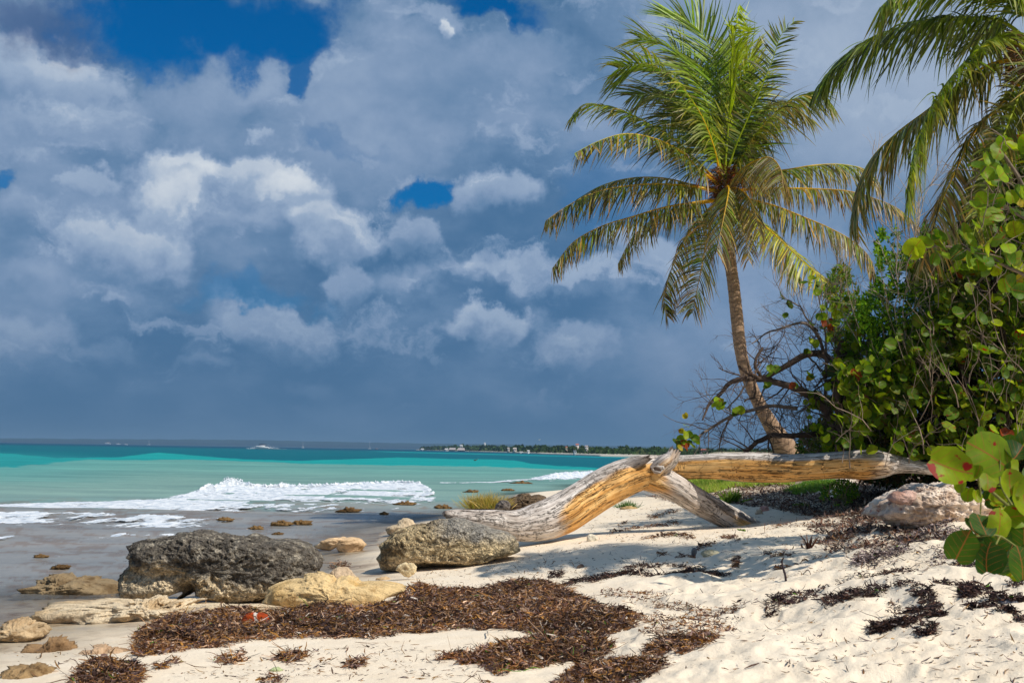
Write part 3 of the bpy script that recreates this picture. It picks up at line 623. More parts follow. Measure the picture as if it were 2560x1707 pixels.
# ------------------------------------------------------------------ rocks
def sphere_dirs(n):
    th = np.linspace(0, math.pi, n); ph = np.linspace(0, 2 * math.pi, 2 * n, endpoint=False); T, H_ = np.meshgrid(th, ph, indexing='ij')
    return np.stack([np.sin(T) * np.cos(H_), np.cos(T), np.sin(T) * np.sin(H_)], -1).reshape(-1, 3), gridf(n, 2 * n, True)
def rock(name, outline, depthY, thick, label, colfn, n=70, rough=.05, pit=.03, pits=9, seed=1, ex=.7, cat='rock', group=None, matk='rock', yfront=0.0, jag=.06, under=None, yp=.7):
    """outline: photo-pixel silhouette of the rock standing at distance depthY; thick: half its depth in metres"""
    o = np.array(outline, float); p = PA(o[:, 0], o[:, 1], np.full(len(o), depthY)); xz = p[:, [0, 2]]
    mn, mx_ = xz.min(0), xz.max(0); c = (mn + mx_) / 2
    a = np.arctan2(xz[:, 1] - c[1], xz[:, 0] - c[0]); r = np.hypot(xz[:, 0] - c[0], xz[:, 1] - c[1]); k = np.argsort(a); a, r = a[k], r[k]
    a = np.concatenate([a - 2 * math.pi, a, a + 2 * math.pi]); r = np.tile(r, 3)
    d, f = sphere_dirs(n); ang = np.arctan2(d[:, 2], d[:, 0]); R = np.interp(ang, a, r); s = np.hypot(d[:, 0], d[:, 2]) ** ex
    hw_, hh_ = (mx_ - mn) / 2; Re = hw_ * hh_ / np.maximum(np.hypot(hh_ * np.cos(ang), hw_ * np.sin(ang)), 1e-6) * .97; s0 = np.hypot(d[:, 0], d[:, 2]); wr = sstep(.5, 1, s0); R = Re * (1 - wr) + R * wr; R = R * (1 + jag * wr * fbm(np.stack([np.cos(ang) * 9 + d[:, 1] * 2, np.sin(ang) * 9, ang * 0 + seed], 1), 5, seed, .65))
    V = np.stack([c[0] + R * s * np.cos(ang), np.sign(d[:, 1]) * np.abs(d[:, 1]) ** yp * thick, c[1] + R * s * np.sin(ang)], 1)
    sz = (mx_[0] - mn[0]) / 2; nrm = norm(np.stack([V[:, 0] - c[0], V[:, 1], V[:, 2] - c[1]], 1))
    V[:, 1] += depthY + thick * .55 + yfront
    q = V / max(sz, .05)
    asp = min(1.0, (mx_[1] - mn[1]) / 2 / sz); nrm = nrm * [1, 1, asp ** .8]; qa = q * [1, 1, 1 / asp ** .5]
    V += nrm * (rough * sz * (fbm(qa * 3.2, 5, seed, .6) - .5 * np.abs(fbm(qa * 5.5, 4, seed + 3)) + .35 * fbm(q * 13, 4, seed + 8, .6)))[:, None]
    if under is not None:
        V[:, 1] += under((V[:, 0] - mn[0]) / (mx_[0] - mn[0]), (V[:, 2] - mn[1]) / (mx_[1] - mn[1])) * (d[:, 1] < .2)
    dp = np.zeros(len(V))
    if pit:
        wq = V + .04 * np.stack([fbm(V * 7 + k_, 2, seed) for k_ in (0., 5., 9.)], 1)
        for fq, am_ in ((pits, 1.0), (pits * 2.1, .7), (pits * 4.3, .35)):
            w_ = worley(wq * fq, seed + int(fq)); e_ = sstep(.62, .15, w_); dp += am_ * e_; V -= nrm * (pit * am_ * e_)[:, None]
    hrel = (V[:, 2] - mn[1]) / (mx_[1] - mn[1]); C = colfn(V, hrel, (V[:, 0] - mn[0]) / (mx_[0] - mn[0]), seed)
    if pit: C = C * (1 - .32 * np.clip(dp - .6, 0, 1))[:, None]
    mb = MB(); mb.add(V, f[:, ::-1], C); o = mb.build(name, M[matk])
    return meta(o, label, cat, group)
rm, t, b = mat('limestone'); p = pos(t); a = attr(t).outputs['Color']
n = t.noise(p, 14, 7, .68); v1 = t.voro(t.vm('ADD', p, t.vm('SCALE', t.noise(p, 8, 3, color=True), sc=.08)), 38); v2 = t.noise(p, 70, 4, .7)
c = t.mix(1.0, a, t.ramp(n, [(.32, (.38, .38, .38)), (.5, (1, 1, 1)), (.66, (1.65, 1.62, 1.55))]), 'MULTIPLY')
c = t.mix(t.mr(t.noise(p, 34, 3, .6), .56, .44, 0, .6), c, t.mix(1.0, a, (.3, .3, .3), 'MULTIPLY'))
c = t.mix(t.mr(v2, .56, .66, 0, .6), c, t.mix(1.0, a, (2.1, 2.05, 1.9), 'MULTIPLY'))
t.put(b.inputs['Base Color'], c); b.inputs['Roughness'].default_value = .95; b.inputs['Specular IOR Level'].default_value = .15
t.put(b.inputs['Normal'], bumpn(t, t.m('ADD', t.m('MULTIPLY', n, 1.0), t.m('ADD', t.m('MULTIPLY', v1, .7), t.m('MULTIPLY', v2, .5))), .035, 1.0)); M['rock'] = rm
sm, t, b = mat('pale_rock'); p = pos(t); a = attr(t).outputs['Color']; n = t.noise(p, 7, 8, .7)
c = t.mix(1.0, a, t.ramp(n, [(.30, (.6, .5, .4)), (.45, (1.08, 1.06, 1.04)), (.68, (1.35, 1.32, 1.28))]), 'MULTIPLY'); c = t.mix(t.mr(t.noise(p, 30, 5, .65), .58, .68, 0, .6), c, t.mix(1.0, a, (.42, .38, .34), 'MULTIPLY'))
t.put(b.inputs['Base Color'], c); b.inputs['Roughness'].default_value = .9; b.inputs['Specular IOR Level'].default_value = .15
t.put(b.inputs['Normal'], bumpn(t, t.m('ADD', n, t.m('MULTIPLY', t.noise(p, 40, 5, .65), .55)), .045, 1.0)); M['pale'] = sm
def mixn(a, b, t): return a * (1 - t[:, None]) + b * t[:, None]
DG, LG, CR, YE, BR = (np.array(lin(*c)) for c in ((114, 106, 96), (168, 158, 142), (222, 200, 165), (176, 140, 76), (110, 88, 62)))
def boulder_col(V, h, x, s):
    n = fbm(V * 4, 4, s); n2 = fbm(V * 11, 3, s + 9); C = mixn(np.tile(DG, (len(V), 1)), LG, sstep(-.1, .5, n2))
    line = np.interp(x, [0, .1, .25, .4, .55, .7, .85, 1], [.42, .60, .66, .44, .38, .34, .36, .2])
    low = sstep(.06, -.10, h - line + .22 * n + .08 * n2); C = mixn(C, CR, low * .92)
    C = mixn(C, YE, low * sstep(.1, .5, fbm(V * 3 + 5, 3, s)) * .7); C = mixn(C, DG * .4, sstep(.05, .0, x) * .8); C = mixn(C, BR * .5, sstep(.35, .6, fbm(V * 7, 3, s + 2)) * low * .7)
    return C
rock('boulder', [(286, 1480), (292, 1500), (330, 1508), (420, 1512), (462, 1502), (470, 1468), (482, 1466), (500, 1494), (540, 1506), (600, 1509), (660, 1500), (740, 1470), (780, 1452), (790, 1410), (782, 1385), (755, 1365), (700, 1352), (660, 1358), (610, 1340), (590, 1348), (560, 1345), (520, 1340), (470, 1330), (440, 1338), (400, 1345), (330, 1358), (308, 1368), (312, 1395), (310, 1415), (292, 1440), (288, 1462)],
     15.0, .62, 'big pitted dark grey boulder with a cream undercut base by the water', boulder_col, 190, .05, .035, 9, 3, .5, jag=.05, under=lambda x, h: .13 * np.exp(-((h - .42) / .13) ** 2) * sstep(.46, .30, x) * sstep(.03, .12, x) + .45 * np.exp(-((x - .37) / .045) ** 2) * sstep(.40, .2, h), yp=.5)
def b2_col(V, h, x, s):
    n = fbm(V * 5, 4, s); n2 = fbm(V * 14, 3, s + 9); C = mixn(np.tile(np.array(lin(214, 190, 148)), (len(V), 1)), BR * .7, sstep(.0, .4, n + .4 * (h - .55) - .35 * (x - .4)) * .75)
    C = mixn(C, np.array(lin(165, 160, 152)), sstep(.3, .55, x) * sstep(.45, .8, h + .2 * n) * .9); C = mixn(C, CR, sstep(.4, .05, h + .25 * n) * .7); return mixn(C, DG * .4, sstep(.25, .55, n2) * .45)
rock('boulder', [(938, 1400), (942, 1428), (975, 1432), (1020, 1420), (1100, 1412), (1180, 1402), (1250, 1396), (1300, 1380), (1290, 1345), (1230, 1322), (1180, 1310), (1120, 1300), (1060, 1312), (1000, 1325), (962, 1350), (944, 1375)],
     18.6, .55, 'brown and grey speckled boulder under the left tip of the driftwood', b2_col, 130, .05, .026, 10, 11, .5, jag=.05, under=lambda x, h: .3 * sstep(.26, .12, h) * np.exp(-((x - .42) / .2) ** 2))
def pale_col(base, alt, lo=-.1, hi=.5, sc=4):
    base, alt = np.array(lin(*base)), np.array(lin(*alt))
    return lambda V, h, x, s: mixn(np.tile(base, (len(V), 1)), alt, sstep(lo, hi, fbm(V * sc, 4, s)) * .8)
PALE = [('slab_rock', [(640, 1510), (660, 1525), (760, 1532), (860, 1528), (930, 1500), (1000, 1490), (1016, 1475), (980, 1462), (900, 1462), (830, 1455), (740, 1452), (690, 1462), (655, 1485)], 14.2, .42, 'smooth yellowish slab of rock right of the big dark boulder', (228, 198, 146), (205, 165, 100), 60),
        ('slab_rock', [(790, 1462), (870, 1465), (895, 1455), (880, 1442), (820, 1438), (790, 1448)], 15.5, .3, 'small pinkish slab peeping out behind the yellowish slab', (205, 180, 150), (170, 140, 110), 26),
        ('stone', [(988, 1424), (1000, 1432), (1040, 1430), (1042, 1415), (1020, 1408), (1000, 1410)], 17.4, .1, 'small cream stone leaning against the speckled boulder', (225, 205, 165), (160, 130, 90), 20),
        ('rock_shelf', [(50, 1545), (80, 1560), (140, 1572), (200, 1574), (260, 1564), (330, 1562), (400, 1550), (480, 1550), (560, 1540), (640, 1542), (700, 1530), (640, 1522), (560, 1524), (480, 1518), (400, 1520), (340, 1510), (300, 1512), (240, 1505), (200, 1514), (120, 1516), (70, 1530)], 13.5, .5, 'long low cream rock shelf in front of the big dark boulder', (224, 204, 172), (196, 166, 124), 80),
        ('stone', [(778, 1363), (840, 1366), (914, 1362), (905, 1352), (885, 1344), (862, 1346), (845, 1354), (800, 1358)], 23.5, .3, 'low cream rock cluster in the shallows between the two boulders', (222, 190, 150), (140, 105, 70), 26),
        ('rock_shelf', [(0, 1492), (60, 1500), (160, 1498), (290, 1492), (300, 1472), (230, 1452), (160, 1462), (80, 1475)], 16.4, .5, 'flat brown reef rock in the water left of the big boulder', (150, 130, 100), (110, 88, 60), 40),
        ('slab_rock', [(-20, 1600), (40, 1605), (100, 1590), (105, 1578), (60, 1565), (0, 1568), (-30, 1580)], 12.1, .3, 'flat tan rock at the left edge of the frame, half in water', (205, 178, 140), (130, 100, 68), 30),
        ('slab_rock', [(190, 1645), (220, 1653), (300, 1655), (320, 1648), (260, 1632), (215, 1628), (192, 1634)], 11.0, .2, 'low tan stone at the foot of the seaweed bank', (205, 172, 138), (150, 115, 85), 26),
        ('stone', [(-20, 1700), (20, 1720), (130, 1720), (150, 1700), (110, 1690), (50, 1678), (0, 1680)], 9.9, .25, 'mottled tan rock in the bottom left corner', (170, 140, 100), (100, 80, 55), 30),
        ('slab_rock', [(30, 1640), (90, 1652), (200, 1640), (180, 1630), (100, 1625), (50, 1618)], 11.3, .2, 'thin brown slab of rock left of the seaweed bank', (160, 128, 92), (110, 84, 58), 26),
        ('stone', [(960, 1325), (1010, 1332), (1060, 1325), (1040, 1315), (990, 1312)], 27.5, .3, 'flat cream patch of rock in the water above the speckled boulder', (205, 185, 155), (160, 130, 95), 24)]
M_pale = 'pale'
for nm, ol, dY, th, lb, c1, c2, nn in PALE:
    rock(nm, ol, dY, th, lb, pale_col(c1, c2), int(nn * 1.3), .16 if dY < 14 or nm == 'rock_shelf' else .07, .018, 9, len(lb), .55 if nm != 'rock_shelf' else .8, matk='pale', jag=.30 if (nm == 'rock_shelf' or dY < 13) else .1)
# brown weed-covered rocks scattered in the shallows
RF = [(700, 1312, 60, 8, 'wide brown rock in the shallows, middle of the group behind the big boulder'), (640, 1322, 40, 6, 'low brown rock left of the wide brown one in the shallows'), (755, 1310, 44, 9, 'lumpy brown rock right of the wide one in the shallows'),
      (690, 1335, 30, 4, 'tiny brown stone nearest the big boulder in the shallows'), (870, 1278, 70, 5, 'long thin brown reef patch below the foam tip'), (1010, 1262, 60, 5, 'long brown reef patch near the right end of the foam'),
      (1180, 1230, 40, 4, 'thin dark reef patch left of the grassy rock'), (1300, 1208, 60, 3, 'distant thin reef patch above the grassy rock'), (150, 1420, 50, 6, 'small tan rock in the water at left'), (100, 1392, 46, 4, 'thin brown reef streak in the water at left'),
      (960, 1285, 26, 5, 'small brown stone below the long reef patch'), (1105, 1270, 46, 6, 'brown stone left of the grassy rock'), (560, 1300, 46, 4, 'low brown rock beside the foam above the big boulder'), (1270, 1226, 34, 4, 'dark flat stone above the grassy rock')]
for i, (u, v, wd_, h_, lb) in enumerate(RF):
    yy = F * CAMZ / (v - hor(u)); k = 12; th = np.linspace(0, 2 * math.pi, k, endpoint=False); rj = 1 + .3 * rng.uniform(-1, 1, k)
    rock('reef_rock', np.stack([u + np.cos(th) * wd_ / 2 * rj, v - h_ * .2 - np.sin(th) * h_ * .9 * rj], 1), yy, wd_ * .5 * yy / F, lb, pale_col((125, 98, 62), (80, 60, 38)), 26, .3, .02, 8, 40 + i, .8, jag=.5, matk='pale', group='reef rocks in the shallows')
rock('rock', [(1250, 1262), (1262, 1278), (1320, 1282), (1390, 1276), (1392, 1258), (1370, 1248), (1330, 1240), (1290, 1242), (1262, 1250)], 30, .6, 'brown rough rock on the shore just behind the driftwood', pale_col((128, 108, 86), (90, 72, 54)), 50, .1, .05, 8, 61, .6)
rock('rock', [(1236, 1270), (1245, 1276), (1272, 1276), (1278, 1262), (1262, 1250), (1245, 1256)], 28, .25, 'grey stone between the grass tuft and the brown rock', pale_col((135, 126, 120), (95, 88, 84)), 30, .1, .03, 8, 62, .6)
rock('rock', [(1150, 1284), (1170, 1284), (1240, 1282), (1262, 1268), (1230, 1262), (1180, 1268)], 29, .5, 'low brown rock that carries the grass tuft', pale_col((120, 105, 80), (84, 70, 50)), 30, .1, .03, 8, 63, .6)
def rr_col(V, h, x, s):
    n = fbm(V * 6, 4, s); C = mixn(np.tile(np.array(lin(238, 220, 202)), (len(V), 1)), np.array(lin(206, 180, 158)), sstep(0, .5, n)); return mixn(C, np.array(lin(150, 60, 40)), sstep(.15, .4, fbm(V * 9, 3, s + 3)) * sstep(.45, .1, x) * .8)
rock('coral_rock', [(2190, 1290), (2230, 1304), (2320, 1312), (2420, 1312), (2500, 1296), (2496, 1250), (2440, 1226), (2400, 1212), (2350, 1218), (2320, 1210), (2290, 1228), (2240, 1244), (2205, 1266)], 15.9, .6, 'pale pinkish pitted coral rock beneath the sea grape branch', rr_col, 110, .10, .03, 10, 71, .6, jag=.14, matk='pale')
rock('stone', [(2240, 1258), (2260, 1262), (2300, 1252), (2296, 1232), (2262, 1232), (2225, 1246)], 15.7, .16, 'pink stone at the left shoulder of the coral rock', pale_col((215, 180, 165), (175, 130, 112)), 30, .08, .01, 8, 72, .6, matk='pale')

# small stones, shells and fragments
def pebble(u, v, wpx, hpx, colr, name, label, seed, cat='stone', group=None, matk='pale'):
    b_ = G1(u, v); yy = b_[1]; k = 12; th = np.linspace(0, 2 * math.pi, k, endpoint=False); rr_ = np.random.default_rng(seed); rj = 1 + .16 * rr_.uniform(-1, 1, k)
    c2 = tuple(int(x * .7) for x in colr)
    return rock(name, np.stack([u + np.cos(th) * wpx / 2 * rj, v - hpx * .32 - np.sin(th) * hpx * .55 * rj], 1), yy, wpx * .42 * yy / F, label, pale_col(colr, c2, .0, .6, 14), 20, .12, 0, 8, seed, .9, cat, group, matk)
pebble(1479, 1354, 26, 22, (238, 228, 205), 'ball', 'round white ball lying on the sand under the driftwood arch', 201, 'ball')
pebble(1452, 1424, 20, 16, (150, 125, 108), 'stone', 'brown pebble in the palm shadow on open sand', 202)
pebble(1779, 1392, 48, 22, (214, 204, 170), 'stone', 'angular cream stone lying in the middle of the shaded sand', 203)
pebble(1735, 1388, 14, 24, (128, 128, 128), 'stone', 'upright grey stone just left of the angular cream stone', 204)
pebble(1966, 1380, 18, 10, (205, 150, 120), 'stone', 'small terracotta pebble right of the dark driftwood stick', 205)
pebble(1898, 1288, 18, 18, (226, 205, 180), 'coral_piece', 'cream coral lump at the foot of the driftwood leg', 206, 'coral')
pebble(1912, 1282, 26, 20, (220, 170, 160), 'coral_piece', 'pink coral lump beside the cream lump at the driftwood leg', 207, 'coral')
pebble(1347, 1358, 12, 8, (205, 185, 150), 'stone', 'small cream pebble at the base of the driftwood', 208)
pebble(1865, 1364, 18, 9, (150, 140, 118), 'stone', 'greyish pebble beside the wrack above the cream stone', 209)
pebble(1572, 1276, 46, 12, (190, 160, 110), 'stone', 'tan rock beside the green tuft behind the driftwood arch', 210)
pebble(1560, 1360, 22, 10, (180, 150, 120), 'stone', 'flat tan stone right of the white ball', 211)
pebble(1220, 1466, 14, 10, (120, 112, 104), 'stone', 'grey pebble at the upper edge of the seaweed bank', 212)
pebble(1048, 1620, 22, 8, (215, 190, 150), 'stone', 'flat cream pebble on sand below the seaweed bank', 213)
pebble(1215, 1624, 26, 12, (226, 190, 130), 'stone', 'yellow pebble beside the twig at the lower seaweed heap', 214)
pebble(688, 1678, 34, 10, (190, 200, 150), 'glass_piece', 'pale green flat sea glass on the foreground sand', 215, 'sea glass')
pebble(1336, 1604, 24, 10, (240, 236, 228), 'shell', 'white shell at the edge of the lower seaweed heap', 216, 'shell')
pebble(1060, 1440, 12, 5, (150, 120, 90), 'stone', 'small brown pebble in front of the speckled boulder', 217)
pebble(2525, 1512, 52, 16, (150, 150, 158), 'stone', 'flat grey stone in the dark wrack at the right edge', 218)
pebble(2495, 1505, 14, 12, (205, 200, 60), 'fallen_leaf', 'tiny yellow fallen leaf beside the flat grey stone', 219, 'leaf')
pebble(1675, 1506, 16, 16, (190, 90, 50), 'shell', 'small orange shell on loose sand right of the seaweed', 220, 'shell')
pebble(958, 1452, 40, 10, (205, 175, 135), 'stone', 'thin tan stone behind the tip of the yellowish slab', 221)
pebble(60, 1690, 60, 16, (150, 125, 90), 'stone', 'brown mottled pebble near the bottom left corner', 222)
# orange sponge
def sp_col(V, h, x, s):
    C = mixn(np.tile(np.array(lin(178, 72, 28)), (len(V), 1)), np.array(lin(120, 50, 25)), sstep(0, .5, fbm(V * 20, 3, s))); return mixn(C, np.array(lin(215, 205, 195)), sstep(.07, .03, np.abs(x - .62 + .25 * (h - .5))))
rock('sponge', [(602, 1562), (615, 1578), (660, 1576), (674, 1558), (668, 1540), (640, 1534), (612, 1536), (603, 1548)], float(G1(636, 1582)[1]), .10, 'orange sponge lump crossed by a white stalk on the seaweed bank', sp_col, 40, .1, .004, 8, 80, .7, 'sponge', matk='pale', yfront=-.02)

# ------------------------------------------------------------------ driftwood
dm, t, b = mat('driftwood'); a3 = attr(t, 'luv').outputs['Vector']; p = pos(t)
st = t.vm('ADD', t.vm('MULTIPLY', a3, (1, 1, .06)), t.vm('SCALE', t.noise(a3, 2.2, 3, color=True), sc=.05))
g1 = t.noise(st, 17, 6, .6); g2 = t.noise(t.vm('MULTIPLY', a3, (1, 1, .16)), 7, 5, .6)
big = t.noise(t.vm('MULTIPLY', a3, (1, 1, .35)), 2.6, 4, .55)
grey = t.ramp(g1, [(.2, lin(134, 120, 108)), (.42, lin(186, 174, 164)), (.65, lin(228, 220, 212))])
ora = t.ramp(g1, [(.2, lin(160, 108, 54)), (.42, lin(212, 156, 84)), (.65, lin(238, 196, 130))])
om = t.sep(attr(t).outputs['Color'])
f_ = t.mr(t.m('ADD', om[0], t.m('MULTIPLY', t.m('SUBTRACT', big, .5), 1.1)),   .42, .66)
c = t.mix(f_, grey, ora)
cr1 = t.noise(t.vm('ADD', t.vm('MULTIPLY', a3, (1, 1, .045)), t.vm('SCALE', t.noise(a3, 1.3, 3, color=True), sc=.12)), 13, 5, .72)
crack = t.mr(t.m('ABSOLUTE', t.m('SUBTRACT', cr1, .5)), .018, .003)
xc = t.noise(t.vm('MULTIPLY', a3, (.5, .5, 1.4)), 5, 4, .6); xcr = t.m('MULTIPLY', t.mr(t.m('ABSOLUTE', t.m('SUBTRACT', xc, .5)), .012, .002), t.mr(t.noise(a3, 1.9, 2), .54, .6))
crack = t.m('MAXIMUM', crack, t.m('MULTIPLY', xcr, .8))
c = t.mix(t.m('MULTIPLY', crack, .85), c, lin(48, 30, 20)); c = t.mix(t.mr(g2, .60, .74, 0, .5), c, lin(92, 74, 62)); c = t.mix(om[1], c, lin(66, 46, 32)); c = t.mix(1.0, c, t.ramp(t.noise(a3, 4.5, 5, .6), [(.3, (.72, .70, .68)), (.6, (1.08, 1.06, 1.04))]), 'MULTIPLY')
t.put(b.inputs['Base Color'], c); b.inputs['Roughness'].default_value = .7; b.inputs['Specular IOR Level'].default_value = .25
t.put(b.inputs['Normal'], bumpn(t, t.m('SUBTRACT', t.m('ADD', g1, t.m('MULTIPLY', g2, .8)), t.m('MULTIPLY', crack, 1.6)), .03, .9)); M['driftwood'] = dm
def wood_limb(name, path, n, sides, orange, parent, seed, bump_=.06, dark=None, jag=False):
    pp = smooth_path(np.array([list(P(u, v, y)) + [r * y / F] for u, v, r, y in path]), n); pts, rad = pp[:, :3], np.maximum(pp[:, 3], .008)
    T = norm(np.gradient(pts, axis=0)); ref = np.array([0, 1., 0]); N = norm(ref - T * (T @ ref)[:, None]); Bn = np.cross(T, N)
    th = np.linspace(0, 2 * math.pi, sides, endpoint=False); s = np.concatenate([[0], np.cumsum(np.linalg.norm(np.diff(pts, axis=0), axis=1))])
    ring = np.cos(th)[None, :, None] * N[:, None] + np.sin(th)[None, :, None] * Bn[:, None]
    q = np.stack([np.cos(th)[None] * np.ones((n, 1)) * 1.6, np.sin(th)[None] * np.ones((n, 1)) * 1.6, s[:, None] * .5 * np.ones((1, sides)) + np.sin(th)[None] * .4], -1).reshape(-1, 3)
    k = bump_ * 1.6 * fbm(q * np.array([1, 1, .8]), 3, seed).reshape(n, sides) + .35 * bump_ * fbm(q * np.array([5, 5, .7]), 3, seed + 7).reshape(n, sides)
    grv = np.abs(fbm(q * np.array([4, 4, .45]) + 3, 2, seed + 20)).reshape(n, sides); k = k - .05 * np.clip(.06 - grv, 0, .06) / .06
    V = pts[:, None] + ring * (rad[:, None] * (1 + k))[..., None]
    if jag: V[-1] += T[-1] * (rad[-1] * rng.uniform(-.6, 1.5, (sides, 1))); V[-2] += T[-1] * (rad[-1] * rng.uniform(-.3, .6, (sides, 1)))
    uv = np.stack([np.cos(th)[None] * rad[:, None], np.sin(th)[None] * rad[:, None], np.repeat(s[:, None], sides, 1) + seed * 3], -1)
    front = .5 - .5 * np.cos(th)[None] * np.ones((n, 1)); o_ = np.interp(np.linspace(0, 1, n), *orange)[:, None] * np.clip(.25 + .9 * front, 0, 1) * (1 - .75 * sstep(.2, .85, np.sin(th))[None])
    dk = np.zeros((n, sides)) if dark is None else np.interp(np.linspace(0, 1, n), *dark)[:, None] * np.ones((1, sides))
    mb = MB(); mb.add(V.reshape(-1, 3), gridf(n, sides, True)[:, ::-1], np.stack([o_, dk, o_ * 0], -1).reshape(-1, 3), uv.reshape(-1, 3))
    for e in (0, n - 1):
        vv = np.concatenate([V[e], pts[e][None] - (T[e] * rad[e] * .5 if (jag and e) else 0)]); i = np.arange(sides); f = np.stack([i, (i + 1) % sides, np.full(sides, sides)], 1)
        if e: f = f
        else: f = f[:, ::-1]
        mb.add(vv, f, np.tile((0., .6 if e else .3, 0), (sides + 1, 1)), np.concatenate([uv[e], [[0, 0, s[e]]]]))
    return mb.build(name, M['driftwood'], parent, luv=True)
dw = empty('driftwood_log', tuple(G1(1400, 1350)), 'big arched sun-bleached driftwood trunk with orange wood resting on the sand', 'driftwood')
wood_limb('trunk', [(1109, 1282, 5, 19.4), (1128, 1288, 15, 19.5), (1165, 1296, 22, 19.6), (1230, 1306, 31, 19.9), (1290, 1314, 38, 20.2), (1345, 1306, 47, 20.4), (1400, 1287, 51, 20.7), (1450, 1258, 50, 21), (1505, 1223, 49, 21.3), (1560, 1196, 47, 21.5), (1610, 1180, 42, 21.6), (1655, 1172, 34, 21.7), (1720, 1168, 31, 21.7), (1780, 1166, 32, 21.6), (1840, 1167, 36, 21.5), (1900, 1168, 38, 21.4), (1970, 1170, 36, 21.2), (2050, 1165, 34, 21.0), (2110, 1162, 35, 20.9), (2160, 1161, 38, 20.8), (2200, 1160, 35, 20.7), (2240, 1160, 24, 20.7), (2300, 1168, 16, 20.6), (2360, 1176, 14, 20.5), (2460, 1190, 12, 20.3)], 420, 84,
          ([0, .1, .2, .27, .45, .55, .75, .82, .88, 1], [0, .1, .45, .75, .72, .8, .9, .75, .2, 0]), dw, 1, .055, ([0, .005, .02, 1], [.9, .5, 0, 0]))
wood_limb('limb', [(1590, 1182, 36, 21.62), (1640, 1194, 38, 21.6), (1680, 1214, 34, 21.6), (1740, 1250, 32, 21.8), (1795, 1280, 31, 22), (1840, 1304, 31, 22.1), (1900, 1340, 32, 22.2)], 150, 60, ([0, .3, .7, 1], [.7, .35, .5, .7]), dw, 2, .045)
wood_limb('broken_stub', [(1640, 1176, 22, 21.45), (1660, 1158, 22, 21.4), (1676, 1145, 19, 21.4), (1682, 1134, 15, 21.4)], 26, 26, ([0, 1], [.5, .4]), dw, 3, .16, ([0, 1], [.0, .15]), True)
wood_limb('broken_stub', [(1550, 1176, 16, 21.4), (1585, 1160, 13, 21.35), (1610, 1151, 10, 21.3), (1622, 1145, 6, 21.3)], 24, 22, ([0, 1], [.3, .2]), dw, 4, .2, ([0, .6, 1], [.1, .4, .9]), True)
# knot hole with its raised lip
mb = MB(); kc = P(1644, 1173, 21.13); th = np.linspace(0, 2 * math.pi, 22, endpoint=False)
lip = kc + np.stack([np.cos(th) * .075 * (1 + .2 * np.sin(3 * th)), th * 0 + .01 * np.sin(2 * th), np.sin(th) * .045 * (1 + .25 * np.cos(2 * th + 1))], 1); lip = np.concatenate([lip, lip[:1]])
tube(mb, lip, .02 + .012 * np.sin(np.linspace(0, 12, 23)), 8, (.4, .1, 0), cap=False, rough=.6); mb.build('knot_rim', M['driftwood'], dw, luv=True)
mb = MB(); d_, f2 = sphere_dirs(12); mb.add(kc + d_ * [.07, .02, .042], f2[:, ::-1], (.0, .95, 0)); mb.build('knot_hole', M['driftwood'], dw, luv=True)

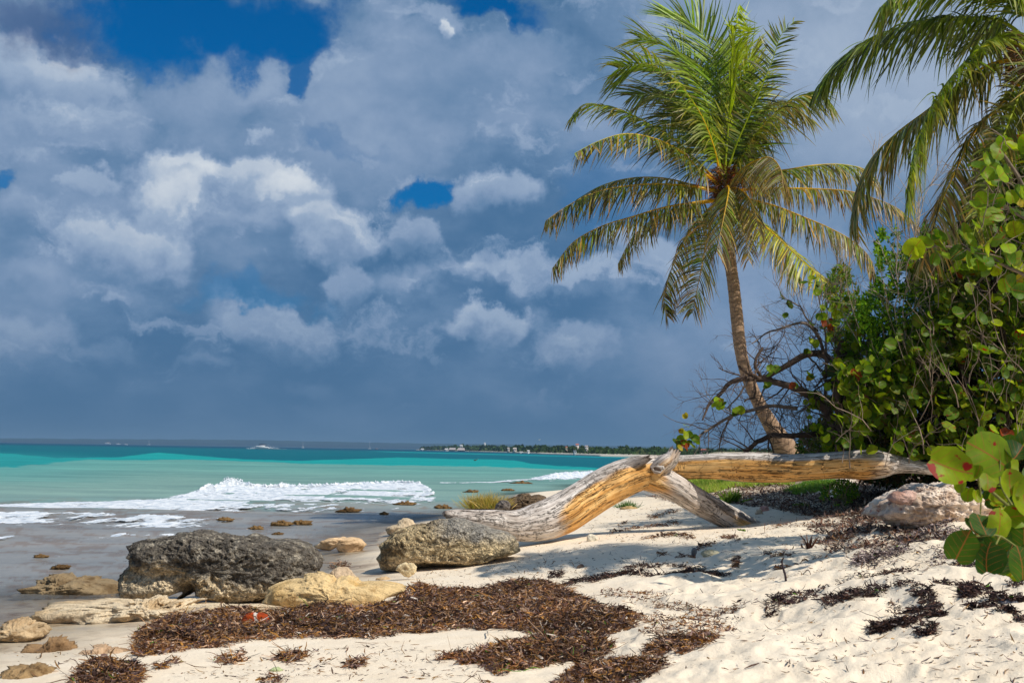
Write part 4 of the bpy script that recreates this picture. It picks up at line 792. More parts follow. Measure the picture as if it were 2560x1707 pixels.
# ------------------------------------------------------------------ palms
GR, DGR, YG, RACH, DRY, GREY, DKB = (np.array(lin(*c)) for c in ((106, 138, 18), (58, 90, 16), (186, 200, 30), (236, 190, 24), (176, 128, 74), (164, 144, 126), (74, 54, 40)))
def frond(parent, px, Y0, dY, hint, droop, leaf, dry, n=95, tip=.5, color=GR, wind=(-.25, 0, 0), wid=.046, fwd=.55, missing=.03, rach=RACH, rr0=.032, lw=None, label=None, spread=1.0, peta=.12):
    m = len(px); tt = np.linspace(0, 1, m); pts = np.array([P(u, v, Y0 + dY * t_) for (u, v), t_ in zip(px, tt)])
    pp = smooth_path(pts, 44); scl = Y0 / F
    mb = MB(); ta = np.linspace(0, 1, 44); rc = mixn(np.tile(rach if dry > .12 else YG * .8, (44, 1)), GREY if dry > .5 else YG, ta ** 3)
    tube(mb, pp, np.interp(ta, [0, .15, 1], [rr0 * 1.5, rr0 * .7, rr0 * .12]), 6, np.repeat(rc, 6, 0), cap=False)
    fr = mb.build('frond', M['leaf'], parent); fr.data.name = 'frond'
    if label: fr['label'] = label
    T = norm(np.gradient(pp, axis=0)); n = int(n * 1.2); t_ = np.repeat(np.linspace(peta, .995, n), 2); side = np.tile([1., -1.], n); t_ = np.clip(t_ + rng.uniform(-.4, .4, 2 * n) / n, 0, 1)
    keep = rng.random(2 * n) > missing; t_, side = t_[keep], side[keep]; N = len(t_)
    b_ = np.stack([np.interp(t_, ta, pp[:, k]) for k in range(3)], 1); Ti = norm(np.stack([np.interp(t_, ta, T[:, k]) for k in range(3)], 1))
    h = np.array(hint, float); Bv = norm(h - Ti * (Ti @ h)[:, None]); Nv = np.cross(Bv, Ti); Nv *= np.where(Nv[:, 2:3] < 0, -1, 1)
    phi = fwd * (.35 + 1.1 * t_ ** 1.5); lift = .25 * (1 - droop) - .55 * max(0, droop - .4)
    d0 = norm(Bv * (side * np.cos(phi) * spread)[:, None] + Ti * np.sin(phi)[:, None] + Nv * lift + rng.normal(0, .07, (N, 3)))
    prof = np.interp(t_, [0, .1, .3, .6, .85, 1], [.4, .85, 1, 1, .8, .42]); L = 1.22 * leaf * scl * prof * rng.uniform(.62, 1.12, N) * (1 - .35 * (rng.random(N) < .12))
    wob = np.stack([fbm(np.stack([t_ * 22 + side * 50 + Y0, t_ * 0 + k_], 1), 2, 5) for k_ in (1., 7., 13.)], 1)
    g_ = np.clip(droop * rng.uniform(.75, 1.3, N), 0, 2.5)[:, None]; bend = np.array([0, 0, -1.]) * g_ * 1.5 + np.array(wind) * (.6 + g_ * .3) + rng.normal(0, .13 + .10 * min(1.0, droop), (N, 3)) + wob * (.35 + .4 * droop)
    wv = norm(Ti + rng.normal(0, .35, (N, 3))); wv = norm(wv - d0 * (wv * d0).sum(1, keepdims=True) * .9)
    dr = np.clip(dry + rng.normal(0, .06 + .5 * min(dry, .5), N) + .25 * (t_ - .5) * (dry > .3), 0, 1)[:, None]
    vary = rng.uniform(.42, 1.6, (N, 1)); yel = rng.random((N, 1)) * .5
    c0 = (color[None] * (1 - yel) + YG[None] * yel * .6 + color[None] * yel * .4) * vary; cdry = np.array([DRY, GREY, DKB])[rng.choice(3, N, p=[.36, .30, .34])] * vary
    cb = c0 * (1 - dr * .9) + cdry * dr * .9; ct = c0 * (1 - np.clip(dr + tip, 0, 1)) + cdry * np.clip(dr + tip, 0, 1)
    mb = MB(); strips(mb, b_, d0, wv, L, (wid if lw is None else lw) * (1 - .4 * dry) * rng.uniform(.55, 1.15, N), 6, bend, cb, ct)
    lf = mb.build('leaflets', M['leaf'], fr, smooth=True); lf['kind'] = 'stuff'; lf.matrix_parent_inverse = Matrix.Identity(4); lf.matrix_parent_inverse = (Matrix.Translation(parent.location) @ Matrix.Identity(4)).inverted() if False else Matrix.Identity(4)
    # the frond mesh is in world coordinates, so its child keeps the same frame
    return fr
def palm_trunk(parent, path, n, sides):
    pp = smooth_path(np.array([list(P(u, v, y)) + [r * y / F] for u, v, r, y in path]), n); s = np.concatenate([[0], np.cumsum(np.linalg.norm(np.diff(pp[:, :3], axis=0), axis=1))])
    rad = pp[:, 3] * (1 + .035 * np.abs(np.sin(s * 26 + 1.4 * np.sin(s * 3) + np.sin(s * 7.7))) ** 3 + .03 * fbm(np.stack([s * 6, s * 0], 1), 3, 4))
    mb = MB(); C = np.array(lin(166, 136, 108))[None] * (1 - .35 * (np.abs(np.sin(s * 26 + .6 * np.sin(s * 3))) < .2))[:, None]
    tube(mb, pp[:, :3], rad, sides, np.repeat(C, sides, 0), rough=.03); return mb.build('trunk', M['bark'], parent, luv=True)
bm_, t, b = mat('palm_bark'); p = pos(t); a = attr(t).outputs['Color']; x, y, z = t.sep(p)
n1 = t.noise(t.vm('MULTIPLY', p, (1, 1, 3.2)), 9, 6, .65); n2 = t.noise(t.vm('MULTIPLY', p, (6, 6, .8)), 6, 4, .6)
c = t.mix(1.0, a, t.ramp(n1, [(.3, (.55, .52, .5)), (.5, (1, 1, 1)), (.7, (1.35, 1.32, 1.28))]), 'MULTIPLY'); c = t.mix(t.mr(n2, .6, .7, 0, .6), c, lin(60, 44, 34))
t.put(b.inputs['Base Color'], c); b.inputs['Roughness'].default_value = .9; t.put(b.inputs['Normal'], bumpn(t, t.m('ADD', n1, n2), .03, .8)); M['bark'] = bm_

YP = 31.0
palm = empty('coconut_palm', tuple(P(1975, 1190, 31.5)), 'leaning coconut palm in full view with a shaggy green and brown crown', 'palm tree', 'coconut palms')
palm_trunk(palm, [(2010, 1215, 44, 31.6), (1985, 1160, 38, 31.5), (1962, 1118, 29, 31.4), (1932, 1070, 20.5, 31.3), (1905, 1023, 17, 31.2), (1880, 970, 15.5, 31.1), (1860, 915, 15, 31.0), (1848, 850, 15.3, 31.0), (1842, 790, 15.5, 31.0), (1832, 700, 15, 31.0), (1822, 630, 15, 31.0), (1818, 560, 16, 31.0), (1815, 490, 20, 31.0)], 200, 22)

yh, xh = (0, 1, .0), (1, 0, .0)
FR = [ # px path, dY, hint, droop, leaf px, dry, opts
 ([(1808, 455), (1806, 300), (1796, 190), (1770, 110), (1725, 58), (1672, 42)], 1.0, (1, .25, 0), .15, 165, .0, dict(n=110, fwd=.8, color=GR, tip=.15, wind=(-.5, 0, .05))),
 ([(1806, 455), (1792, 370), (1766, 260), (1722, 165), (1665, 115), (1600, 98)], .2, (.85, .5, -.3), .35, 160, .12, dict(n=110, fwd=.6, wind=(-.6, 0, -.1))),
 ([(1804, 458), (1785, 370), (1745, 275), (1690, 205), (1620, 160), (1545, 172)], -1.0, (.5, .85, -.3), .5, 150, .18, dict(n=110, wind=(-.5, 0, -.1))),
 ([(1806, 455), (1790, 380), (1760, 320), (1700, 262), (1640, 235), (1580, 240)], 1.2, (.5, .85, -.2), .5, 160, .05, dict(n=110, color=DGR, wind=(-.6, 0, 0))),
 ([(1806, 455), (1800, 360), (1782, 260), (1760, 190), (1735, 150)], 2.0, xh, .3, 165, .05, dict(n=100, color=DGR, wind=(-.6, 0, 0))),
 ([(1806, 455), (1796, 380), (1778, 330), (1738, 290), (1690, 290), (1650, 320)], 1.6, (.5, .85, -.2), .55, 150, .08, dict(n=100, color=DGR, wind=(-.5, 0, 0))),
 ([(1800, 462), (1740, 400), (1680, 345), (1600, 298), (1520, 266), (1462, 262), (1430, 292)], -.6, yh, .7, 88, .15, dict(n=100)),
 ([(1800, 465), (1745, 420), (1700, 378), (1640, 348), (1564, 335), (1490, 356), (1436, 384)], -2.2, yh, .95, 92, .42, dict(n=95)),
 ([(1798, 478), (1730, 462), (1660, 446), (1575, 446), (1500, 466), (1440, 500)], 1.5, yh, .95, 62, .3, dict(n=85, color=DGR)),
 ([(1798, 480), (1740, 468), (1669, 461), (1575, 464), (1477, 485), (1410, 520), (1364, 552)], -1.0, yh, 1.1, 92, .55, dict(n=100)),
 ([(1798, 500), (1740, 506), (1669, 517), (1584, 541), (1499, 568), (1435, 604), (1380, 672)], -.8, yh, 1.2, 84, .55, dict(n=95)),
 ([(1798, 500), (1733, 513), (1648, 540), (1584, 590), (1545, 660)], 1.6, yh, 1.2, 74, .65, dict(n=75)),
 ([(1802, 500), (1760, 535), (1716, 590), (1680, 670), (1660, 745), (1666, 790)], .6, (.6, .8, 0), 1.1, 80, .55, dict(n=90)),
 ([(1812, 495), (1785, 540), (1765, 610), (1752, 680), (1738, 745), (1731, 782)], -1.5, (.9, .4, 0), 1.0, 78, .6, dict(n=85, rach=RACH)),
 ([(1812, 480), (1818, 466), (1822, 472), (1818, 500), (1806, 560), (1792, 630)], -3.0, xh, 1.6, 100, .62, dict(n=90, fwd=.4)),
 ([(1815, 478), (1838, 470), (1862, 482), (1884, 520), (1896, 575)], -2.6, xh, 1.7, 80, .75, dict(n=80, fwd=.4)),
 ([(1818, 470), (1850, 430), (1886, 404), (1924, 394), (1950, 420), (1958, 470)], -2.8, (.8, .5, 0), 1.5, 100, .8, dict(n=110, fwd=.35)),
 ([(1815, 465), (1850, 400), (1895, 330), (1940, 282), (1993, 244), (2045, 232), (2080, 262)], -.4, (.35, .9, .0), .85, 125, .3, dict(n=100, wind=(.05, 0, 0), color=GR)),
 ([(1815, 460), (1845, 395), (1880, 320), (1925, 270), (1975, 262), (2030, 300)], 1.5, (.35, .9, .0), .9, 110, .15, dict(n=90, wind=(.1, 0, 0), color=DGR)),
 ([(1812, 455), (1838, 370), (1868, 300), (1905, 215), (1935, 140), (1955, 85), (1985, 55)], .0, (.9, -.2, .3), .35, 60, .1, dict(n=85, color=DGR, wind=(.15, 0, 0), missing=.3)),
 ([(1812, 455), (1840, 340), (1860, 240), (1872, 170), (1892, 118)], .8, (.9, .1, -.2), .1, 90, .0, dict(n=75, color=YG * .8, fwd=1.1, wind=(.2, 0, .1))),
 ([(1810, 455), (1822, 300), (1830, 180), (1838, 90), (1850, 10)], .2, (.9, .3, 0), .0, 70, .0, dict(n=70, color=YG * .9, fwd=2.6, wind=(.1, 0, .1), spread=.3, tip=0, peta=.35)),
 ([(1812, 455), (1832, 330), (1840, 250), (1842, 170), (1830, 110)], 1.4, (.9, .3, 0), .35, 120, .05, dict(n=80, color=GR)),
 ([(1815, 470), (1890, 436), (1971, 424), (2040, 413), (2110, 412), (2170, 428), (2205, 470)], .8, yh, 1.1, 92, .35, dict(n=100, wind=(.02, 0, 0))),
 ([(1818, 480), (1890, 472), (1965, 471), (2050, 473), (2120, 478), (2185, 496), (2245, 522), (2300, 570)], -.8, yh, 1.25, 72, .62, dict(n=105, wind=(.03, 0, 0))),
 ([(1818, 490), (1880, 500), (1940, 516), (2009, 543), (2073, 570), (2136, 606), (2175, 645), (2190, 690)], -1.2, yh, 1.25, 78, .6, dict(n=100, wind=(.03, 0, 0))),
 ([(1816, 495), (1850, 515), (1890, 548), (1945, 594), (2005, 652), (2050, 695), (2085, 740)], -1.8, (.6, .8, .3), .8, 92, .4, dict(n=95, wind=(-.1, 0, 0), color=YG * .8)),
 ([(1816, 495), (1870, 530), (1925, 580), (1970, 640), (2010, 710)], 1.4, (.5, .8, .2), 1.1, 84, .6, dict(n=80, wind=(0, 0, 0))),
 ([(1810, 490), (1830, 505), (1850, 540), (1865, 600), (1872, 650)], -1.2, xh, 1.3, 60, .8, dict(n=60)),
]
for (pxs, dY, hint, dp, lf, dry, op) in FR: frond(palm, pxs, YP, dY, hint, dp, lf, dry, **op)
# brown fibre sheath, flower stalks and stubs in the heart of the crown
mb = MB(); hc = P(1812, 462, 31); N = 900; a_ = rng.uniform(0, 2 * math.pi, N)
bs = hc + np.stack([np.cos(a_) * rng.uniform(.02, .25, N), np.sin(a_) * rng.uniform(.02, .25, N), rng.uniform(-.35, .35, N)], 1)
dd = norm(np.stack([np.cos(a_) * .8, np.sin(a_) * .8, rng.uniform(-.3, .9, N)], 1)); cc = np.array([lin(150, 84, 30), lin(96, 56, 28), lin(128, 110, 80)])[rng.integers(0, 3, N)]
strips(mb, bs, dd, norm(np.cross(dd, rng.normal(0, 1, (N, 3)))), rng.uniform(.12, .42, N), rng.uniform(.008, .03, N), 4, np.array([[0, 0, -.8]]), cc, curl=.2)
x_ = mb.build('fibre_sheath', M['weed'], palm); x_['kind'] = 'stuff'
for i in range(9):
    a0 = rng.uniform(0, 2 * math.pi); mb = MB(); q = hc + np.array([[math.cos(a0) * r_, math.sin(a0) * r_, h_] for r_, h_ in ((.1, .0), (.3, .16), (.5, .18), (.62, .02), (.66, -.22))]); tube(mb, smooth_path(q, 12), np.linspace(.02, .008, 12), 5, lin(176, 92, 24))
    nb = 26; tt = rng.uniform(.3, 1, nb); bp = np.stack([np.interp(tt, np.linspace(0, 1, 5), q[:, k]) for k in range(3)], 1); dd = norm(rng.normal(0, 1, (nb, 3)) + [math.cos(a0), math.sin(a0), 0]); strips(mb, bp, dd, norm(np.cross(dd, [[0, .1, 1.]])), rng.uniform(.1, .28, nb), .012, 3, np.array([[0, 0, -.7]]), np.array(lin(190, 104, 30)))
    mb.build('flower_stalk', M['weed'], palm)

YR = 15.0
palm2 = empty('coconut_palm', tuple(P(2660, 1190, 15.5)), 'nearer coconut palm at the right edge, long drooping fronds with yellow midribs', 'palm tree', 'coconut palms')
palm_trunk(palm2, [(2700, 1260, 48, 15.5), (2680, 1100, 32, 15.5), (2650, 800, 27, 15.3), (2615, 500, 26, 15.1), (2585, 250, 26, 15), (2572, 150, 30, 15)], 160, 22)
FR2 = [
 ([(2575, 110), (2509, 56), (2406, 44), (2317, 50), (2228, 76), (2158, 108), (2098, 150), (2040, 222)], .6, (.1, 1, 0), .75, 145, .0, dict(n=125, color=DGR, wind=(-.12, 0, 0), tip=.15)),
 ([(2575, 130), (2500, 95), (2430, 140), (2370, 205), (2322, 280), (2295, 350), (2278, 410), (2266, 480)], -1.2, (.3, .95, 0), .75, 140, .08, dict(n=120, color=GR, wind=(-.02, 0, 0))),
 ([(2580, 150), (2480, 160), (2400, 210), (2320, 275), (2240, 335), (2178, 398), (2142, 470), (2124, 576)], .4, (.3, .95, 0), .9, 130, .18, dict(n=120, color=DGR, wind=(-.02, 0, 0))),
 ([(2580, 170), (2496, 268), (2442, 322), (2397, 411), (2360, 491), (2330, 580), (2300, 668)], .9, (.7, .7, 0), .9, 120, .35, dict(n=110, color=DGR * .9, wind=(.05, 0, 0))),
 ([(2585, 170), (2562, 205), (2536, 268), (2506, 348), (2474, 446), (2448, 530), (2430, 600)], -.8, (.8, .6, 0), .6, 72, .1, dict(n=100, color=DGR, wind=(0, 0, 0))),
 ([(2580, 110), (2540, -20), (2440, -70), (2340, -60), (2250, -25), (2200, 20)], -.6, (.2, .95, 0), .8, 140, .02, dict(n=110, color=GR, wind=(-.1, 0, 0))),
 ([(2590, 100), (2590, -50), (2540, -150), (2450, -190)], .6, (.8, .5, 0), .8, 190, .02, dict(n=100, color=GR)),
 ([(2590, 120), (2660, 20), (2760, 20), (2850, 90), (2900, 190)], 0, (0, 1, 0), .8, 140, .1, dict(n=90)),
 ([(2590, 150), (2690, 130), (2800, 200), (2870, 330)], .6, (0, 1, 0), .9, 140, .2, dict(n=90)),
 ([(2590, 120), (2640, -100), (2700, -220), (2800, -260)], .5, (.5, .8, 0), .7, 150, .1, dict(n=80)),
 ([(2590, 140), (2640, 200), (2720, 330), (2780, 520)], -1.5, (.5, .8, 0), .9, 140, .3, dict(n=90)),
 ([(2575, 120), (2540, 95), (2480, 88), (2420, 120)], 1.8, (.3, .9, 0), .9, 120, .1, dict(n=70, color=DGR)),
]
for (pxs, dY, hint, dp, lf, dry, op) in FR2: op = dict(op); op['n'] = int(op['n'] * 1.25); frond(palm2, pxs, YR, dY, hint, dp, lf * 1.25, dry, wid=.031, rr0=.022, **op)
mb = MB(); hc = P(2572, 150, 15); N = 500; a_ = rng.uniform(0, 2 * math.pi, N); bs = hc + np.stack([np.cos(a_) * .15, np.sin(a_) * .15, rng.uniform(-.3, .25, N)], 1); dd = norm(np.stack([np.cos(a_), np.sin(a_), rng.uniform(-.3, .9, N)], 1))
strips(mb, bs, dd, norm(np.cross(dd, rng.normal(0, 1, (N, 3)))), rng.uniform(.1, .3, N), rng.uniform(.008, .02, N), 4, np.array([[0, 0, -.8]]), np.array(lin(110, 76, 42)), curl=.2); x_ = mb.build('fibre_sheath', M['weed'], palm2); x_['kind'] = 'stuff'

# ------------------------------------------------------------------ sea grape leaves
def leaf_geo(seed, kx=1.0):
    r_ = np.random.default_rng(seed); n = 16; th = np.linspace(-math.pi / 2, 1.5 * math.pi, n, endpoint=False)
    R = 1 - .22 * np.exp(-((th + math.pi / 2) / .22) ** 2) + .04 * r_.uniform(-1, 1, n); cup = r_.uniform(-.25, .35); fold = r_.uniform(.05, .35); wav = r_.uniform(.02, .09)
    pts = [(0, 0)]; 
    for k in (.5, 1): pts += [(k * R[i] * math.cos(th[i]) * kx, k * R[i] * math.sin(th[i])) for i in range(n)]
    p = np.array(pts); z = cup * (p ** 2).sum(1) + fold * np.abs(p[:, 0]) + wav * np.sin(5 * np.arctan2(p[:, 1], p[:, 0]) + seed) * (p ** 2).sum(1)
    V = np.stack([p[:, 0], p[:, 1], z], 1); f3 = np.array([(0, 1 + i, 1 + (i + 1) % n) for i in range(n)]); f4 = np.array([(1 + i, 1 + n + i, 1 + n + (i + 1) % n, 1 + (i + 1) % n) for i in range(n)])
    return V, f3, f4
LG_ = [leaf_geo(k, .85 + .2 * ((k * 37) % 10) / 10) for k in range(8)]
SGC = [lin(116, 144, 20), lin(136, 164, 24), lin(80, 114, 22), lin(98, 130, 24), lin(156, 172, 30), lin(64, 94, 22), lin(120, 142, 36), lin(176, 158, 36)]
def frame(nrm, up):
    nrm = norm(nrm); y = norm(up - nrm * (up * nrm).sum(-1, keepdims=True)); x = np.cross(y, nrm); return x, y, nrm
def leaf_mesh(k, colr, red):
    V, f3, f4 = LG_[k]; mb = MB(); uv = np.stack([V[:, 0], V[:, 1], np.full(len(V), red)], 1); mb.add(V, f3, colr, uv); 
    mb.f[4].append(f4); return mb.mesh('leaf', True, True)
LM = []
for k in range(16):
    me = leaf_mesh(k % 8, SGC[k % 8] if k < 14 else lin(150, 70, 30), [0, .3, 0, 1, 0, 0, .8, 1][k % 8]); me.materials.append(M['grape']); LM.append(me)
def leaf_objects(parent, pos_, nrm, up, size, pick):
    x, y, z = frame(nrm, up)
    for i in range(len(pos_)):
        o = bpy.data.objects.new('leaf', LM[pick[i]]); col.objects.link(o); o.parent = parent
        s = size[i]; m = Matrix(((x[i, 0] * s, y[i, 0] * s, z[i, 0] * s, pos_[i, 0]), (x[i, 1] * s, y[i, 1] * s, z[i, 1] * s, pos_[i, 1]), (x[i, 2] * s, y[i, 2] * s, z[i, 2] * s, pos_[i, 2]), (0, 0, 0, 1)))
        o.matrix_basis = Matrix.Translation(-parent.location) @ m
def leaf_batch(mb, pos_, nrm, up, size, cols, red):
    x, y, z = frame(nrm, up); n = len(pos_); k = rng.integers(0, 8, n)
    for g_ in range(8):
        s_ = np.where(k == g_)[0]
        if not len(s_): continue
        V, f3, f4 = LG_[g_]; keepv = np.r_[0, 17:33]; Vr = V[keepv]; f = np.array([(0, 1 + i, 1 + (i + 1) % 16) for i in range(16)])
        W = pos_[s_][:, None] + size[s_][:, None, None] * (Vr[None, :, 0:1] * x[s_][:, None] + Vr[None, :, 1:2] * y[s_][:, None] + Vr[None, :, 2:3] * z[s_][:, None])
        uv = np.stack([np.tile(Vr[:, 0], (len(s_), 1)), np.tile(Vr[:, 1], (len(s_), 1)), np.repeat(red[s_][:, None], 17, 1)], -1)
        mb.add(W.reshape(-1, 3), (f[None] + (np.arange(len(s_)) * 17)[:, None, None]).reshape(-1, 3), np.repeat(cols[s_], 17, 0), uv.reshape(-1, 3))
def inpoly(u, v, poly):
    poly = np.array(poly, float); c = np.zeros(len(u), bool); n = len(poly); j = n - 1
    for i in range(n):
        yi, yj, xi, xj = poly[i, 1], poly[j, 1], poly[i, 0], poly[j, 0]
        cond = ((yi > v) != (yj > v)) & (u < (xj - xi) * (v - yi) / (yj - yi + 1e-9) + xi); c ^= cond; j = i
    return c
def sample_poly(poly, n):
    poly = np.array(poly, float); lo, hi = poly.min(0), poly.max(0); out = np.zeros((0, 2))
    while len(out) < n:
        s_ = rng.uniform(lo, hi, (n * 2, 2)); out = np.concatenate([out, s_[inpoly(s_[:, 0], s_[:, 1], poly)]])
    return out[:n]
def twig(mb, p, d, L, r, depth, colr, kink=.35, up=0.0, sides=5, seg=6, br=3):
    pts = [np.array(p, float)]; d = norm(np.array(d, float)); ds = []
    for k in range(seg): d = norm(d + rng.normal(0, kink, 3) * .55 + [0, 0, up * .12]); pts.append(pts[-1] + d * L / seg); ds.append(d)
    tube(mb, pts, np.linspace(r, r * .35, seg + 1), sides, colr, cap=False)
    ends = [(pts[-1], d)]
    if depth > 0:
        for b__ in range(br):
            k = rng.integers(1, seg); nd = norm(ds[k - 1] + norm(rng.normal(0, 1, 3)) * .95); ends += twig(mb, pts[k], nd, L * rng.uniform(.4, .7), r * .5, depth - 1, colr, kink, up, max(3, sides - 1), max(3, seg - 1), br)
    return ends
TW = np.array(lin(136, 118, 102)); TWD = np.array(lin(74, 58, 48))

# the big bush on the right
SG = [(2620, 330), (2470, 350), (2430, 400), (2445, 455), (2395, 520), (2400, 560), (2330, 610), (2262, 650), (2275, 720), (2360, 740), (2300, 800), (2230, 830), (2200, 900), (2100, 900), (2075, 930), (2120, 1000), (2060, 1060), (2070, 1120), (2250, 1140), (2620, 1150)]
bush = empty('sea_grape_bush', tuple(P(2420, 1175, 21.5)), 'large sea grape bush filling the right side behind the driftwood end', 'bush')
def sg_normals(n):
    return norm(np.array([.5, -.62, .62]) + rng.normal(0, .5, (n, 3)))
s_ = sample_poly(SG, 230); Yq = rng.uniform(20.2, 21.3, 230); pz = PA(s_[:, 0], s_[:, 1], Yq)
leaf_objects(bush, pz, sg_normals(230), norm(rng.normal(0, .7, (230, 3)) + [0, 0, .6]), rng.uniform(.07, .12, 230), rng.choice(16, 230, p=[.09, .1, .1, .08, .07, .1, .07, .02, .08, .08, .09, .06, .02, .02, .01, .01]))
mb = MB(); n = 4700; s_ = sample_poly(SG, n); s_ = s_[fbm(s_ / 55., 3, 8) > -.22]; n = len(s_); Yq = 20.5 + 3.0 * rng.random(n) ** 1.5; pz = PA(s_[:, 0], s_[:, 1], Yq); ci = rng.integers(0, 7, n)
leaf_batch(mb, pz, sg_normals(n) + rng.normal(0, .4, (n, 3)), norm(rng.normal(0, 1, (n, 3))), rng.uniform(.045, .10, n), np.array(SGC)[ci] * rng.uniform(.4, 1.25, (n, 1)), (rng.random(n) < .2) * 1.)
x_ = mb.build('foliage', M['grape'], bush, luv=True); x_['kind'] = 'stuff'
mb = MB(); n = 1300; s_ = sample_poly([(2000, 1000), (2060, 930), (2110, 850), (2170, 800), (2290, 820), (2300, 1130), (2060, 1130)], n); k = fbm(s_ / 40., 3, 3) > -.1; s_ = s_[k]; n = len(s_); pz = PA(s_[:, 0], s_[:, 1], rng.uniform(21.9, 22.8, n)); ci = rng.integers(0, 7, n)
leaf_batch(mb, pz, sg_normals(n), norm(rng.normal(0, 1, (n, 3))), rng.uniform(.03, .075, n), np.array(SGC)[ci] * rng.uniform(.6, 1.6, (n, 1)), (rng.random(n) < .2) * 1.)
x_ = mb.build('foliage', M['grape'], bush, luv=True); x_['kind'] = 'stuff'
SGX = [(2600, 345), (2700, 400), (2790, 520), (2850, 720), (2880, 950), (2860, 1160), (2600, 1160)]
mb = MB(); n = 1600; s_ = sample_poly(SGX, n); pz = PA(s_[:, 0], s_[:, 1], 20.7 + 2.6 * rng.random(n) ** 1.5 + ((s_[:, 0] - 2600) / 280.) ** 2 * 1.6); ci = rng.integers(0, 7, n)
leaf_batch(mb, pz, sg_normals(n), norm(rng.normal(0, 1, (n, 3))), rng.uniform(.05, .10, n), np.array(SGC)[ci] * rng.uniform(.6, 1.6, (n, 1)), (rng.random(n) < .2) * 1.)
n = 900; s_ = sample_poly([(x, y) for x, y in SG if x > 2200], n); pz = PA(s_[:, 0], s_[:, 1], rng.uniform(23.5, 25.6, n)); leaf_batch(mb, pz, norm(rng.normal(0, 1, (n, 3))), norm(rng.normal(0, 1, (n, 3))), rng.uniform(.06, .11, n), np.array(SGC)[rng.integers(0, 7, n)], (rng.random(n) < .2) * 1.)
x_ = mb.build('foliage', M['grape'], bush, luv=True); x_['kind'] = 'stuff'
# dense back layer of small leaves and a net of twigs
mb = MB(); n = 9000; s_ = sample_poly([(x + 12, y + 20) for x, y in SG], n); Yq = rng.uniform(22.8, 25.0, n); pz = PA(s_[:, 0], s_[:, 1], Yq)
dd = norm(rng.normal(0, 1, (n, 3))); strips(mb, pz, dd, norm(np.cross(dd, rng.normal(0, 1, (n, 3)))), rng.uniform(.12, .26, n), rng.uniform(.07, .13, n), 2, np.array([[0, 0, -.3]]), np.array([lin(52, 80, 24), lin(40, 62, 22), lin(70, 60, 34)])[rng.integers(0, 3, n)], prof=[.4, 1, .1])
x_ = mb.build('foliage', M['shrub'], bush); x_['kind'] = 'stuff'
mb = MB(); s_ = sample_poly(SG, 240)
for i in range(240):
    p0 = P(s_[i, 0], s_[i, 1] + 60, rng.uniform(20.2, 22.5)); twig(mb, p0, (rng.uniform(-.7, .4), rng.uniform(-.4, .2), 1), rng.uniform(.5, 1.2), rng.uniform(.005, .011), 1, TW * rng.uniform(.6, 1.4), .4, 0, 4, 5, 3)
x_ = mb.build('twigs', M['wood'], bush); x_['kind'] = 'stuff'
for pth in ([(2360, 1160), (2330, 1020), (2250, 880), (2210, 780)], [(2420, 1160), (2420, 1000), (2380, 800), (2400, 650)], [(2500, 1160), (2520, 950), (2490, 700), (2510, 450)], [(2300, 1150), (2240, 1080), (2170, 1010), (2120, 960)], [(2560, 1180), (2600, 900), (2580, 600)]):
    mb = MB(); q = smooth_path(np.array([P(u, v, 21.6) for u, v in pth]), 26); tube(mb, q, np.linspace(.07, .02, 26), 8, TWD, rough=.15); mb.build('branch', M['wood'], bush)

tall = empty('sea_grape_tree', tuple(P(2700, 1300, 13.2)), 'nearer tall sea grape whose broad leaves cross the palm fronds at the upper right edge', 'tree')
TP = [(2450, 372), (2490, 345), (2560, 330), (2650, 320), (2680, 760), (2560, 760), (2480, 700), (2400, 660), (2290, 650), (2270, 620), (2330, 590), (2400, 560), (2425, 500), (2440, 440)]
n = 170; s_ = sample_poly(TP, n); k = (fbm(s_ / 45., 2, 19) > -.28); s_ = s_[k]; n = len(s_); pz = PA(s_[:, 0], s_[:, 1], rng.uniform(12.8, 14.0, n))
leaf_objects(tall, pz, norm(np.array([.4, -.65, .5]) + rng.normal(0, .5, (n, 3))), norm(rng.normal(0, .7, (n, 3)) + [0, 0, .6]), rng.uniform(.065, .105, n), rng.choice(16, n, p=[.1, .11, .1, .08, .08, .1, .07, .02, .08, .08, .08, .06, .01, .02, .005, .005]))
for pth, r in (([(2700, 1300), (2690, 1000), (2660, 750), (2600, 560), (2540, 430), (2500, 370)], .045), ([(2660, 750), (2560, 690), (2450, 630), (2340, 620), (2290, 630)], .02), ([(2600, 560), (2520, 520), (2460, 450)], .015), ([(2640, 680), (2600, 480), (2590, 350)], .018)):
    mb = MB(); q = smooth_path(np.array([P(u, v, 13.5) for u, v in pth]), 30); q += .03 * np.stack([fbm(q * 3, 2, 1), fbm(q * 3, 2, 2), fbm(q * 3, 2, 3)], 1); tube(mb, q, np.linspace(r, r * .35, 30), 8, TW * .8, rough=.2); mb.build('branch', M['wood'], tall)
mb = MB()
for i in range(0, n, 3): twig(mb, pz[i] + rng.normal(0, .05, 3), (rng.uniform(-.6, .6), rng.uniform(-.2, .3), rng.uniform(-.8, .6)), rng.uniform(.25, .5), .006, 1, TW * rng.uniform(.6, 1.2), .35, 0, 4, 5, 2)
mb.build('twigs', M['wood'], tall)['kind'] = 'stuff'
